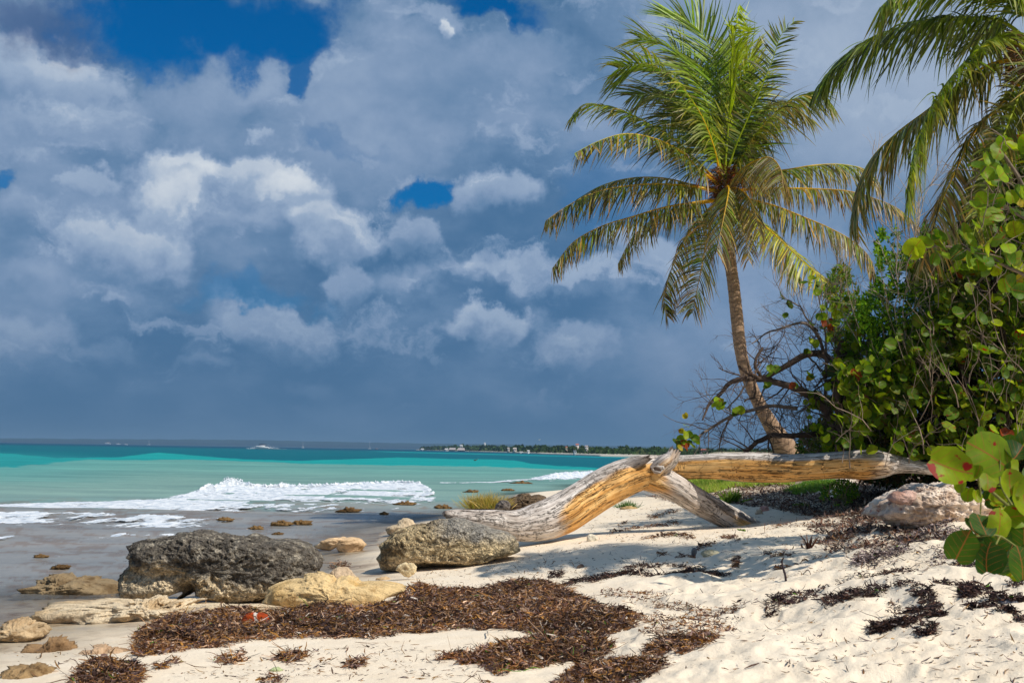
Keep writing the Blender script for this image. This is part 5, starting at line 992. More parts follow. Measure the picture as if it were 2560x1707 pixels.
# foreground sea grape spray, close to the camera
fg = empty('sea_grape_branch', tuple(P(2640, 1560, 6.2)), 'nearest sea grape branch with big red-blotched leaves at the lower right', 'branch')
def fgp(u, v, y): return P(u, v, y)
FGC = [lin(126, 144, 12), lin(112, 136, 14), lin(128, 146, 24), lin(62, 92, 16), lin(40, 70, 16), lin(50, 80, 20)]
FM = []
for k in range(12):
    me = leaf_mesh(k % 8, FGC[k % 6], 1 if k % 6 < 3 else .3); me.materials.append(M['grape']); FM.append(me)
FL = [(2370, 1168, 52, 6.0, .1, 1, 3, (-.1, -.9, .3), (.9, 0, -.4)), (2473, 1136, 54, 6.1, 0, 1, 3, (.1, -1, .2), (-.8, 0, .5)), (2524, 1210, 34, 5.9, 0, 0, 1, (.2, -1, .2), (0, 0, 1)), (2470, 1204, 26, 6.05, 0, 0, 4, (.3, -.8, .5), (.3, 0, 1)),
      (2440, 1190, 24, 6.0, 0, 1, 6, (-.6, -.5, .6), (.4, 0, 1)), (2406, 1212, 20, 6.1, 0, 1, 11, (-.8, -.5, .2), (.1, 0, -1)), (2405, 1367, 44, 5.7, 0, 0, 2, (-.4, -.8, -.3), (.4, 0, .8)), (2466, 1392, 38, 5.7, 0, 1, 3, (.1, -.8, -.2), (0, 0, 1)), (2455, 1312, 34, 5.8, 0, 0, 0, (.2, -.7, .7), (0, .2, 1)),
      (2500, 1308, 36, 5.8, 0, 0, 5, (.3, -.9, .1), (.2, 0, 1)), (2555, 1410, 42, 5.5, 0, 0, 4, (.5, -.9, .2), (0, 0, 1)), (2514, 1402, 40, 5.8, 0, 0, 5, (.4, -.6, -.5), (0, 0, 1)), (2560, 1250, 44, 5.9, 0, 1, 11, (.2, -1, .3), (0, 0, 1)), (2540, 1290, 30, 5.9, 0, 1, 3, (0, -1, .6), (1, 0, .2)),
      (2495, 1345, 32, 6.0, 0, 0, 2, (-.2, -1, .2), (.2, 0, 1)), (2433, 1325, 30, 6.1, 0, 0, 1, (.3, -.6, .8), (.1, .1, 1)), (2560, 1330, 34, 6.0, 0, 1, 6, (-.3, -.9, .2), (0, 0, 1)), (2525, 1160, 26, 6.3, 0, 0, 2, (.6, -.6, .2), (0, 0, 1)), (2440, 1240, 16, 6.0, 0, 1, 14, (.2, -.6, .2), (0, 0, -1)), (2420, 1235, 18, 6.1, 0, 1, 15, (-.5, -.6, .2), (0, 0, -1)), (2500, 1250, 24, 6.1, 0, 1, 3, (-.5, -.7, .5), (1, 0, 0))]
pz = np.array([P(u, v, y) for u, v, r, y, *_ in FL]); LMs = LM; LM = FM; leaf_objects(fg, pz, np.array([f[7] for f in FL], float), np.array([f[8] for f in FL], float), np.array([f[2] * 1.12 * f[3] / F for f in FL]), [(0, 1, 2, 6, 7, 8)[i % 6] if f[1] < 1310 else (3, 4, 5, 10, 9, 11)[i % 6] for i, f in enumerate(FL)]); LM = LMs
s_ = sample_poly([(2455, 1150), (2520, 1090), (2660, 1060), (2680, 1440), (2500, 1440), (2440, 1370), (2470, 1300), (2480, 1230)], 70); pz = PA(s_[:, 0], s_[:, 1], rng.uniform(6.1, 7.0, 70))
LM = FM; leaf_objects(fg, pz, norm(np.array([.1, -.8, .35]) + rng.normal(0, .45, (70, 3))), norm(rng.normal(0, .6, (70, 3)) + [0, 0, .7]), rng.uniform(.045, .075, 70), rng.choice([0, 2, 3, 4, 5, 9, 10, 11], 70)); LM = LMs
for pth, r in (([(2650, 1480, 6), (2600, 1330, 6), (2540, 1280, 6), (2480, 1230, 6.05), (2440, 1190, 6.1), (2420, 1175, 6.05)], .010), ([(2540, 1280, 6), (2500, 1200, 6.1), (2500, 1150, 6.1)], .006), ([(2600, 1330, 6), (2560, 1380, 5.8), (2500, 1340, 5.8), (2440, 1340, 5.75)], .007), ([(2500, 1340, 5.8), (2480, 1380, 5.7)], .004), ([(2445, 1190, 6), (2452, 1240, 6), (2451, 1285, 6)], .005)):
    mb = MB(); q = smooth_path(np.array([P(*a_) for a_ in pth]), 20); tube(mb, q, np.linspace(r, r * .6, 20), 7, np.array(lin(120, 120, 60)), rough=.1); mb.build('stem', M['wood'], fg)

# small-leaved shrub standing behind, with pale dead stems
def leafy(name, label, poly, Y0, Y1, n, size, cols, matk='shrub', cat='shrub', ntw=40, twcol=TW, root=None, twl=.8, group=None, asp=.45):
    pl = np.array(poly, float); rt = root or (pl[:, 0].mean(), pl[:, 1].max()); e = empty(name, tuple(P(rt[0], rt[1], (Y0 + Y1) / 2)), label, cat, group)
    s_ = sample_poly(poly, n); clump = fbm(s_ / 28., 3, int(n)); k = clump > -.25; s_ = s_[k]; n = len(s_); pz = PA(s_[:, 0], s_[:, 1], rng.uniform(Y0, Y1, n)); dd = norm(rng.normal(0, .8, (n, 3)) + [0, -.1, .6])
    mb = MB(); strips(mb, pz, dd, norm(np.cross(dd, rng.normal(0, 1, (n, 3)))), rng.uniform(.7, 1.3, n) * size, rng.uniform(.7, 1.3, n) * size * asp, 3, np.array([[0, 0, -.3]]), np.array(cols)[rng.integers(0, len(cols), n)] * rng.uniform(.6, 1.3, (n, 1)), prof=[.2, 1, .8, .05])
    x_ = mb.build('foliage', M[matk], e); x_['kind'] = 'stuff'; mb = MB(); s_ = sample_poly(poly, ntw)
    for i in range(ntw): twig(mb, P(s_[i, 0], s_[i, 1] + 20, rng.uniform(Y0, (Y0 + Y1) / 2)), (rng.uniform(-.5, .3), rng.uniform(-.2, .2), 1), rng.uniform(.6, 1.2) * twl, .008, 1, twcol * rng.uniform(.7, 1.2), .35, .5, 4, 5, 3)
    x_ = mb.build('twigs', M['wood'], e); x_['kind'] = 'stuff'; return e
SH = [lin(112, 150, 28), lin(84, 126, 24), lin(146, 180, 42), lin(62, 96, 22)]
sh = leafy('evergreen_shrub', 'tall glossy small-leaved green shrub with dead pale stems behind the bushes', [(2150, 900), (2140, 760), (2175, 720), (2195, 690), (2185, 600), (2205, 565), (2225, 600), (2238, 560), (2262, 590), (2270, 640), (2300, 680), (2340, 700), (2360, 760), (2350, 860), (2300, 960), (2150, 960)], 20.9, 22.4, 8500, .075, SH, ntw=22, twcol=np.array(lin(150, 134, 116)))
mb = MB()
for (u, v, dx) in ((2260, 900, -.1), (2265, 860, -.25), (2270, 700, .1), (2250, 760, -.5), (2280, 640, .15), (2300, 620, .1), (2215, 560, -.2), (2240, 800, -.35)):
    twig(mb, P(u, v, 21.1), (dx, 0, 1), 1.3, .012, 2, np.array(lin(180, 162, 146)), .3, .5, 5, 7, 4)
mb.build('dead_stems', M['wood'], sh)['kind'] = 'stuff'
leafy('evergreen_shrub', 'smaller tip of glossy green shrub between the tall shrub and drooping palm frond', [(2300, 680), (2295, 600), (2312, 555), (2330, 600), (2350, 700)], 21.4, 22.6, 900, .075, SH, ntw=10, twcol=TW)
leafy('leafy_bush', 'bright green feathery bush under the right-hand fronds of the leaning palm', [(2060, 760), (2070, 700), (2085, 668), (2110, 662), (2130, 690), (2150, 740), (2170, 800), (2150, 870), (2100, 900), (2070, 840)], 22.8, 24.2, 3200, .10, [lin(96, 136, 36), lin(120, 150, 44), lin(76, 116, 32), lin(150, 136, 50)], ntw=25, twcol=np.array(lin(170, 150, 128)), asp=.28)
leafy('leafy_bush', 'yellow-green tangled bush low behind the bare tree', [(2050, 1120), (2040, 1040), (2070, 960), (2090, 880), (2150, 860), (2220, 880), (2260, 960), (2240, 1120)], 22.6, 24.5, 5200, .10, [lin(92, 116, 34), lin(66, 92, 28), lin(120, 120, 50), lin(52, 78, 24)], ntw=60)
leafy('leafy_bush', 'small green undergrowth right beside the palm foot', [(1990, 1140), (2000, 1085), (2030, 1060), (2080, 1070), (2110, 1140)], 24, 25.2, 1500, .08, [lin(80, 112, 34), lin(60, 92, 28), lin(110, 120, 44)], ntw=20)
leafy('leafy_bush', 'light green bush glimpsed through the gap in the sea grape', [(2350, 860), (2345, 780), (2370, 735), (2420, 730), (2440, 790), (2430, 860)], 25, 26.5, 900, .09, [lin(110, 140, 40), lin(86, 120, 34)], ntw=20, twcol=np.array(lin(190, 176, 160)))
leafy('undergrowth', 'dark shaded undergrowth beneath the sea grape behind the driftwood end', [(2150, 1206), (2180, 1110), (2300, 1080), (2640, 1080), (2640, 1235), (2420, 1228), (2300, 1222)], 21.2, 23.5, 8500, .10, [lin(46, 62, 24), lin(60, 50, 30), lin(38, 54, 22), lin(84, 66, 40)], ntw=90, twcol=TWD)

# bare tree in front of the palm foot
bt = empty('bare_tree', tuple(P(2110, 1150, 23)), 'gnarled half-dead tree with bare grey branches reaching over the palm trunk', 'tree')
BRN = np.array(lin(96, 78, 66)); GRB = np.array(lin(118, 104, 94))
LIMBS = [([(2105, 1150), (2090, 1080), (2060, 1020), (2000, 975), (1940, 955), (1905, 948), (1860, 945)], 13, 7, BRN, 'limb'), ([(1860, 945), (1830, 955), (1800, 985), (1770, 1015), (1755, 1050)], 7, 2, BRN, 'limb'), ([(1910, 945), (1950, 925), (2000, 893), (2045, 884), (2078, 900), (2092, 940), (2095, 1010), (2105, 1150)], 7, 11, BRN, 'limb'),
         ([(2088, 930), (2100, 870), (2105, 850)], 8, 6, TWD, 'limb'), ([(2078, 905), (2140, 880), (2180, 850), (2210, 812)], 8, 6, BRN, 'limb'), ([(2055, 1085), (1990, 1090), (1935, 1088), (1900, 1100), (1860, 1130)], 8, 5, TWD, 'limb'), ([(1990, 1020), (1935, 1015), (1880, 1025), (1830, 1040), (1780, 1068), (1745, 1092)], 5, 3, GRB, 'limb'),
         ([(1900, 945), (1888, 915), (1892, 890), (1904, 872)], 4.5, 3.5, BRN, 'limb'), ([(2060, 890), (2050, 850), (2030, 820), (2000, 808), (1960, 818), (1920, 832), (1880, 858)], 4.5, 1.5, GRB, 'limb'), ([(2062, 1000), (2065, 900), (2062, 820), (2050, 760), (2040, 700)], 3.5, 1.5, GRB, 'limb'), ([(2040, 830), (2010, 780), (1975, 755), (1945, 745)], 2.6, 1, GRB, 'limb'), ([(1870, 945), (1845, 990), (1820, 1020)], 3, 1.5, GRB, 'limb'), ([(1890, 950), (1885, 985), (1862, 1005)], 3.2, 2, BRN, 'limb'), ([(1830, 1040), (1808, 1080), (1795, 1120)], 2.6, 1.4, GRB, 'limb'), ([(1845, 915), (1875, 935), (1900, 945)], 3, 5, BRN, 'limb')]
tw = MB(); LW = 22.5; ends = []
for pth, r0, r1, cc, nm in LIMBS:
    mb = MB(); q = smooth_path(np.array([P(u, v, LW + .15 * math.sin(u * .05)) for u, v in pth]), 34); q += (fbm(q * 6, 2, int(r0 * 10))[:, None] * rng.normal(0, .03, (1, 3))); tube(mb, q, np.linspace(r0, r1, 34) * LW / F, 9, cc, rough=.25, seed=int(u)); mb.build('limb', M['wood'], bt)
    k = max(5, len(pth) * 2 - (2 if r0 > 7 else 0))
    for i in range(k):
        j = rng.integers(6, 33); dT = norm(q[j] - q[j - 1]); out = norm(np.cross(dT, [0, 1, 0]) * rng.choice([-1, 1]) + dT * .7 + rng.normal(0, .35, 3)); ends += twig(tw, q[j], out, rng.uniform(.25, .8), r1 * .3 * LW / F + .003, 2, cc * rng.uniform(.9, 1.3), .38, .1, 4, 6, 3)
for i in range(60):
    s0 = sample_poly([(1900, 1140), (1960, 1040), (2010, 980), (2100, 960), (2130, 1060), (2100, 1140)], 1)[0]; twig(tw, P(s0[0], s0[1], rng.uniform(22, 23.2)), (rng.uniform(-1, .3), rng.uniform(-.3, .2), rng.uniform(-.2, .9)), rng.uniform(.35, .9), .006, 2, TW * rng.uniform(.45, .9), .45, 0, 4, 6, 3)
for i in range(26):
    s0 = sample_poly([(1960, 860), (2000, 780), (2060, 760), (2140, 800), (2120, 900), (2030, 900)], 1)[0]; twig(tw, P(s0[0], s0[1], rng.uniform(22, 23.2)), (rng.uniform(-1, .3), rng.uniform(-.3, .2), rng.uniform(.0, .9)), rng.uniform(.5, .9), .006, 2, GRB * rng.uniform(.8, 1.2), .4, .3, 4, 6, 3)
x_ = tw.build('twigs', M['wood'], bt); x_['kind'] = 'stuff'
clu = [(1704, 1092, 28, 11), (1722, 1110, 16, 5), (1740, 1100, 10, 3), (1788, 1012, 18, 7), (1838, 1030, 14, 5), (1932, 925, 13, 5), (1922, 962, 8, 3), (2026, 942, 12, 5), (2015, 880, 6, 2), (1985, 962, 6, 2), (2035, 712, 22, 9), (2090, 750, 30, 10), (2060, 780, 30, 8), (1953, 738, 4, 1), (1975, 762, 5, 1), (1966, 793, 3, 1), (2130, 920, 20, 9), (2105, 900, 16, 7), (2140, 880, 40, 10), (2030, 840, 30, 4), (2120, 980, 40, 10), (2170, 1030, 40, 12), (2090, 830, 40, 10), (2150, 820, 40, 10)]
pz = []; 
for u, v, r, n in clu:
    for i in range(n): pz.append(P(u + rng.normal(0, r * .5), v + rng.normal(0, r * .5), LW - .3 + rng.normal(0, .2)))
pz = np.array(pz); n = len(pz); leaf_objects(bt, pz, norm(np.array([.3, -.7, .4]) + rng.normal(0, .6, (n, 3))), norm(rng.normal(0, 1, (n, 3))), rng.uniform(.05, .085, n), rng.choice(16, n, p=[.12, .12, .12, .06, .06, .12, .04, .06, .06, .06, .06, .04, .02, .02, .02, .02]))
# the twig that carries the left leaf cluster
# ------------------------------------------------------------------ ground plants
def tuft(u, v, wpx, hpx, n, cols, name, label, cat='plant', lean=.5, group=None, widm=.010, Yo=None, dz=0.0, kind=None):
    uu = rng.normal(u, wpx * .25, n); b_ = G(uu, np.full(n, float(v))); 
    if Yo is not None: b_ = PA(uu, np.full(n, float(v)), np.full(n, Yo)); 
    b_[:, 1] += rng.normal(0, wpx * .12 * b_[:, 1] / F, n); sc = b_[:, 1] / F; e = empty(name, tuple(b_.mean(0)), label, cat, group)
    dd = norm(np.stack([rng.normal(0, lean, n) + (uu - u) / wpx * 1.2, rng.normal(0, lean, n), np.ones(n)], 1)); mb = MB()
    strips(mb, b_ + [0, 0, dz], dd, norm(np.cross(dd, rng.normal(0, 1, (n, 3)))), hpx * sc * rng.uniform(.5, 1.15, n), widm * rng.uniform(.6, 1.3, n), 4, np.stack([rng.normal(0, .5, n), rng.normal(0, .5, n), -.5 * rng.random(n)], 1), np.array(cols)[rng.integers(0, len(cols), n)] * rng.uniform(.7, 1.3, (n, 1)), np.array(cols[-1]))
    x_ = mb.build('blades', M['grass'], e); x_['kind'] = 'stuff'; return e
GG = [lin(150, 160, 50), lin(120, 136, 46), lin(184, 160, 76), lin(196, 166, 90)]
tuft(1212, 1270, 90, 44, 900, GG, 'grass_tuft', 'golden green grass tuft on the low rock behind the driftwood tip', 'grass', .55, Yo=28.6)
tuft(1170, 1284, 40, 14, 200, GG, 'grass_tuft', 'small green sprout left of the golden grass tuft', 'grass', .8, Yo=28.5)
tuft(484, 1345, 36, 22, 60, [lin(120, 130, 50), lin(90, 70, 40), lin(120, 84, 50)], 'grass_tuft', 'sparse weed sprouting on top of the big dark boulder', 'grass', .8, Yo=15.3, widm=.006)
tuft(560, 1348, 60, 14, 90, [lin(150, 120, 50), lin(110, 110, 40), lin(150, 96, 60)], 'grass_tuft', 'low yellow weeds on the right half of the big boulder top', 'grass', .9, Yo=15.4, widm=.006)
tuft(1566, 1272, 44, 22, 260, [lin(84, 120, 48), lin(60, 96, 36), lin(96, 130, 60)], 'grass_tuft', 'green tuft on the sand seen through the driftwood arch', 'grass', .8)
WG = [lin(86, 132, 36), lin(66, 112, 30), lin(110, 150, 44), lin(130, 150, 50)]
tuft(1828, 1262, 34, 40, 120, WG, 'seedling', 'young green seedling just above the foot of the driftwood leg', 'plant', .5, widm=.035)
leafy('herb_plant', 'bushy bright green herb below the right part of the driftwood', [(2052, 1250), (2056, 1222), (2080, 1204), (2110, 1200), (2144, 1212), (2152, 1236), (2130, 1258), (2095, 1266)], 21.6, 23.2, 1500, .055, WG, ntw=16, twl=.25, cat='plant')
tuft(2000, 1268, 30, 14, 80, WG, 'seedling', 'tiny green seedling on a stump left of the bushy herb', 'plant', .7, widm=.025)
tuft(2320, 1222, 60, 26, 400, WG, 'herb_plant', 'low green weeds growing above the coral rock', 'plant', .7, widm=.018)
tuft(2300, 1190, 90, 34, 500, WG, 'herb_plant', 'thin green weeds under the end of the driftwood', 'plant', .7, widm=.014)
tuft(1856, 1330, 22, 6, 60, WG, 'seedling', 'tiny green sprig on the sand below the driftwood leg', 'plant', .9, widm=.015)
tuft(2020, 1372, 16, 44, 26, [lin(120, 70, 50), lin(96, 60, 44)], 'dead_sprig', 'upright dry brown sprig standing in the sand', 'plant', .25, widm=.02)
# grass beyond the driftwood
mb = MB(); n = 16000; s_ = sample_poly([(1700, 1226), (1640, 1206), (1690, 1196), (1900, 1196), (1960, 1210), (1990, 1218), (1860, 1222), (1760, 1234)], n); b_ = G(s_[:, 0], s_[:, 1]); dd = norm(rng.normal(0, .45, (n, 3)) + [0, 0, 1])
strips(mb, b_, dd, norm(np.cross(dd, rng.normal(0, 1, (n, 3)))), rng.uniform(.05, .16, n), .012, 2, rng.normal(0, .4, (n, 3)), np.array([lin(160, 186, 60), lin(130, 168, 50), lin(196, 190, 100)])[rng.integers(0, 3, n)], prof=[1, .8, .1])
meta(mb.build('grass', M['grass']), 'strip of green grass behind the driftwood trunk', 'grass', kind='stuff')
mb = MB(); n = 5000; s_ = sample_poly([(1960, 1234), (2010, 1214), (2090, 1206), (2080, 1226), (2000, 1240)], n); b_ = G(s_[:, 0], s_[:, 1]); dd = norm(rng.normal(0, .5, (n, 3)) + [0, 0, 1])
strips(mb, b_, dd, norm(np.cross(dd, rng.normal(0, 1, (n, 3)))), rng.uniform(.04, .12, n), .012, 2, rng.normal(0, .4, (n, 3)), np.array(WG)[rng.integers(0, 4, n)], prof=[1, .8, .1])
meta(mb.build('grass', M['grass']), 'patch of bright green creeper left of the bushy herb', 'grass', kind='stuff')

# ------------------------------------------------------------------ seaweed wrack, litter, sticks
WC = np.array([lin(104, 70, 42), lin(78, 52, 40), lin(130, 94, 46), lin(150, 118, 84), lin(84, 66, 64), lin(116, 98, 94), lin(54, 38, 32), lin(180, 156, 134), lin(146, 108, 48), lin(112, 76, 46)])
def poly_dist(u, v, poly, sy=2.2):
    poly = np.array(poly, float); d = np.full(len(u), 1e9)
    for i in range(len(poly)):
        a_, b_ = poly[i - 1], poly[i]; ab = (b_ - a_) * [1, sy]; ap = np.stack([u - a_[0], (v - a_[1]) * sy], 1); t_ = np.clip((ap @ ab) / max(ab @ ab, 1e-9), 0, 1); d = np.minimum(d, np.linalg.norm(ap - t_[:, None] * ab, axis=1))
    return d
def wrack(polys, n, hmax, name, label, cols=WC, ln=(.025, .09), wd=(.003, .011), base=True, edge=60., probs=None, green=.004, brk=0):
    mb = MB()
    for poly, frac in polys:
        k = int(n * frac); s_ = sample_poly(poly, k); d = poly_dist(s_[:, 0], s_[:, 1], poly); g_ = G(s_[:, 0], s_[:, 1])
        lump = .55 + .45 * fbm(g_[:, :2] * 3.2, 4, 77); hh = hmax * sstep(0, edge, d) * lump
        keep = rng.random(k) < np.clip((.35 if brk else .0) + d / 12. * (0 if brk else 1) + (.75 + brk) * fbm(g_[:, :2] * (np.array([1.2, 3.2]) if brk > 1 else 4), 4, 6, .6), 0, 1); g_, hh = g_[keep], hh[keep]; k = len(g_)
        if k < 1: continue
        g_ = g_ + np.stack([hh * 0, hh * 0, hh + rng.uniform(-.005, .03, k)], 1)
        dd = norm(np.stack([rng.normal(0, 1, k), rng.normal(0, 1, k), rng.normal(.0, .16, k)], 1)); tone = fbm(g_[:, :2] * 2.2, 2, 8)
        ci = np.clip(((rng.random(k) * .75 + .125 + .35 * tone) * len(cols)).astype(int), 0, len(cols) - 1) if probs is None else rng.choice(len(cols), k, p=probs)
        ci = np.where(rng.random(k) < .5, ci, rng.integers(0, len(cols), k)); C = cols[ci] * rng.uniform(.7, 1.5, (k, 1)) * (1.1 + .6 * tone[:, None]) * np.array([.86, .76, .69]); C[rng.random(k) < green] = lin(90, 130, 30); C[rng.random(k) < .02] = lin(205, 190, 175)
        wv = norm(np.cross(dd, rng.normal(0, 1, (k, 3)))); lg = np.where(rng.random(k) < .06, rng.uniform(1.6, 3.2, k), 1); strips(mb, g_, dd, wv, rng.uniform(*ln, k) * lg, rng.uniform(*wd, k) / lg ** .4 * np.where(rng.random(k) < .12, 2.2, 1), 3, rng.normal(0, 1.0, (k, 3)) * [1, 1, .6], C, prof=[.7, 1, .9, .5], curl=.4)
        if base:
            pl = np.array(poly); us_ = np.linspace(pl[:, 0].min(), pl[:, 0].max(), 220); vs_ = np.linspace(pl[:, 1].min(), pl[:, 1].max(), 90); U, V = np.meshgrid(us_, vs_); uf, vf = U.ravel(), V.ravel()
            ins = inpoly(uf, vf, poly); dd_ = poly_dist(uf, vf, poly) * np.where(ins, 1, -1); g2 = G(uf, vf); lump = .55 + .45 * fbm(g2[:, :2] * 3.2, 4, 77) + .12 * fbm(g2[:, :2] * 22, 3, 31); g2[:, 2] += hmax * sstep(0, edge, dd_) * lump - .012 + .03 * fbm(g2[:, :2] * 30, 3, 12) * (dd_ > 0)
            f = gridf(90, 220); f = f[(dd_[f] > 9 + 26 * fbm(g2[:, :2] * 6, 4, 4, .6)[f]).all(1)]; used = np.unique(f); rmap = np.zeros(len(g2), np.int64); rmap[used] = np.arange(len(used)); mb.add(g2[used], rmap[f][:, ::-1], WC[0] * .8)
    if not mb.v: return None
    return meta(mb.build(name, M['weed'], smooth=False), label, 'seaweed', 'seaweed left along the tide line', 'stuff')
MAIN = [(330, 1640), (332, 1600), (352, 1576), (420, 1552), (560, 1532), (700, 1536), (800, 1522), (900, 1530), (975, 1518), (1008, 1478), (1050, 1460), (1100, 1476), (1180, 1482), (1260, 1464), (1330, 1456), (1400, 1466), (1440, 1490), (1500, 1520), (1580, 1545), (1610, 1562), (1560, 1590), (1480, 1600), (1400, 1610), (1360, 1590), (1280, 1582), (1180, 1580), (1080, 1586), (950, 1600), (850, 1604), (700, 1602), (560, 1624), (420, 1640), (350, 1654)]
wrack([(MAIN, 1.0)], 56000, .14, 'seaweed_bank', 'broad bank of brown seaweed with the orange sponge across the foreground', brk=0)
LOW = [(1145, 1672), (1170, 1650), (1230, 1628), (1320, 1606), (1420, 1592), (1500, 1600), (1540, 1620), (1500, 1645), (1420, 1655), (1380, 1668), (1300, 1680), (1240, 1690), (1190, 1672)]
wrack([(LOW, 1.0)], 15000, .09, 'seaweed_heap', 'brown seaweed heap just below the right end of the main bank', green=.02)
wrack([([(1380, 1707), (1440, 1680), (1520, 1655), (1600, 1665), (1680, 1672), (1660, 1690), (1600, 1720), (1380, 1735)], .6), ([(1600, 1660), (1640, 1630), (1700, 1612), (1760, 1610), (1800, 1625), (1780, 1650), (1700, 1660)], .4)], 9000, .05, 'seaweed_heap', 'brown seaweed heap at the bottom edge right of centre', green=.003)
wrack([([(180, 1707), (210, 1680), (255, 1664), (300, 1682), (360, 1690), (350, 1730), (170, 1730)], 1.0)], 5000, .10, 'seaweed_heap', 'dark brown seaweed heap at the bottom left edge', edge=30.)
for poly, lb in (([(530, 1662), (560, 1640), (610, 1640), (615, 1658), (580, 1668)], 'small brown seaweed clump under the left part of the main bank'), ([(380, 1675), (400, 1660), (450, 1660), (445, 1674), (400, 1682)], 'small seaweed clump left of its neighbour below the main bank'),
                 ([(690, 1655), (730, 1642), (770, 1650), (720, 1660)], 'flat seaweed clump third from the left below the main bank'), ([(780, 1660), (830, 1648), (860, 1660), (800, 1668)], 'thin seaweed streak right of the flat clump'), ([(860, 1680), (900, 1650), (925, 1652), (880, 1688)], 'slanting seaweed streak in the lower left sand'),
                 ([(1060, 1665), (1100, 1652), (1160, 1640), (1180, 1650), (1110, 1664)], 'reddish seaweed tail reaching left from the lower heap'), ([(650, 1715), (670, 1700), (720, 1700), (730, 1715)], 'seaweed clump cut by the bottom edge left of centre'), ([(1160, 1718), (1170, 1698), (1200, 1696), (1215, 1718)], 'seaweed clump cut by the bottom edge near the centre'),
                 ([(820, 1420), (850, 1405), (880, 1412), (860, 1425), (830, 1426)], 'dark seaweed clump between the two boulders')):
    wrack([(poly, 1.0)], 800, .02, 'seaweed_clump', lb, edge=20., base=False, brk=.8)
DK = np.array([lin(52, 38, 40), lin(40, 28, 32), lin(66, 46, 42), lin(84, 62, 52), lin(36, 26, 30)])
def band(path, half):
    pth = np.array(path, float); return [(x, y - half) for x, y in pth] + [(x, y + half) for x, y in pth[::-1]]
wrack([(band([(1915, 1545), (1960, 1520), (2040, 1500), (2130, 1450), (2200, 1438), (2300, 1456), (2420, 1470), (2560, 1482)], 15), .22), (band([(2380, 1440), (2450, 1420), (2560, 1450)], 12), .14), (band([(2060, 1530), (2160, 1510), (2230, 1480), (2300, 1495), (2360, 1530), (2330, 1540), (2200, 1520)], 11), .22), (band([(2180, 1572), (2240, 1562), (2340, 1570), (2330, 1588), (2290, 1592)], 7), .12), (band([(2400, 1480), (2480, 1490), (2560, 1500)], 16), .18), (band([(2420, 1530), (2500, 1528), (2560, 1540)], 5), .06), (band([(2250, 1500), (2340, 1510), (2360, 1545)], 8), .06)], 22000, .02, 'dark_wrack', 'nearly black stringy seaweed streaks on the white sand at right', DK, (.02, .07), (.004, .012), False, 30., brk=3.0)
wrack([(band([(2130, 1420), (2230, 1400), (2330, 1380), (2420, 1370)], 22), .6), (band([(2240, 1350), (2330, 1330), (2420, 1340)], 14), .4)], 9000, .02, 'dark_wrack', 'patch of grey and black litter beneath the foreground sea grape leaves', brk=2.0, cols=np.array([lin(60, 50, 56), lin(110, 100, 104), lin(170, 160, 160), lin(80, 62, 54)]), ln=(.02, .07), wd=(.004, .012), base=False, edge=30.)
wrack([(band([(1400, 1468), (1500, 1452), (1580, 1450), (1660, 1440), (1750, 1436), (1800, 1428)], 6), .5), (band([(1560, 1425), (1660, 1418), (1760, 1424)], 3), .2), (band([(1370, 1446), (1410, 1440)], 6), .1), (band([(1680, 1440), (1800, 1428), (1830, 1430)], 4), .2)], 7000, .03, 'dark_wrack', 'thin dark seaweed line from the main bank towards the shaded sand', DK, (.02, .08), (.004, .012), False, 30.)
wrack([(band(a_, b_), c_) for a_, b_, c_ in (([(1520, 1335), (1580, 1325), (1640, 1318), (1700, 1312)], 5, .16), ([(1600, 1350), (1680, 1340), (1740, 1345)], 6, .12), ([(1620, 1300), (1660, 1290), (1700, 1284)], 5, .1), ([(1800, 1352), (1850, 1358)], 5, .06), ([(1930, 1322), (1990, 1318), (2040, 1322)], 4, .08), ([(1640, 1392), (1660, 1384)], 6, .03), ([(1690, 1392), (1740, 1390), (1740, 1396)], 4, .05), ([(1830, 1410), (1850, 1405)], 9, .05), ([(2040, 1360), (2130, 1350), (2140, 1362)], 6, .1), ([(1740, 1372), (1790, 1368)], 5, .05), ([(1900, 1398), (1980, 1392)], 4, .05), ([(1935, 1420), (2000, 1414)], 6, .06), ([(2010, 1414), (2060, 1412)], 4, .04), ([(1545, 1320), (1570, 1312)], 5, .05))], 8000, .02, 'dry_wrack', 'scattered brown seaweed scraps on the sand around the driftwood leg', WC[:7], (.02, .08), (.004, .012), False, 24.)
wrack([(band([(1440, 1530), (1560, 1570), (1660, 1560), (1760, 1560), (1860, 1545)], 16), .5), (band([(1500, 1490), (1640, 1505), (1760, 1545)], 14), .3), (band([(1600, 1610), (1740, 1600), (1850, 1600)], 12), .2)], 2600, .01, 'dry_wrack', 'sparse dry brown bits on the loose sand right of the main bank', WC, (.02, .06), (.003, .01), False, 24.)
# leaf litter under the trees
mb = MB(); n = 16000; s_ = np.concatenate([sample_poly([(1760, 1238), (1830, 1222), (1980, 1216), (2100, 1250), (2240, 1230), (2230, 1290), (2180, 1320), (2080, 1300), (2000, 1290), (1900, 1270), (1800, 1262)], 10000), sample_poly([(2090, 1250), (2160, 1196), (2560, 1200), (2560, 1240), (2300, 1225), (2230, 1240)], 9000), sample_poly([(1620, 1245), (1760, 1225), (1800, 1262), (1700, 1262)], 1500), sample_poly([(2040, 1300), (2200, 1290), (2300, 1330), (2160, 1350), (2020, 1330)], 2500), sample_poly([(2080, 1340), (2300, 1320), (2420, 1350), (2200, 1390), (2060, 1380)], 2000)]); n = len(s_); g_ = G(s_[:, 0], s_[:, 1]); g_[:, 2] += rng.uniform(0, .03, n); dd = norm(np.stack([rng.normal(0, 1, n), rng.normal(0, 1, n), rng.normal(.1, .25, n)], 1))
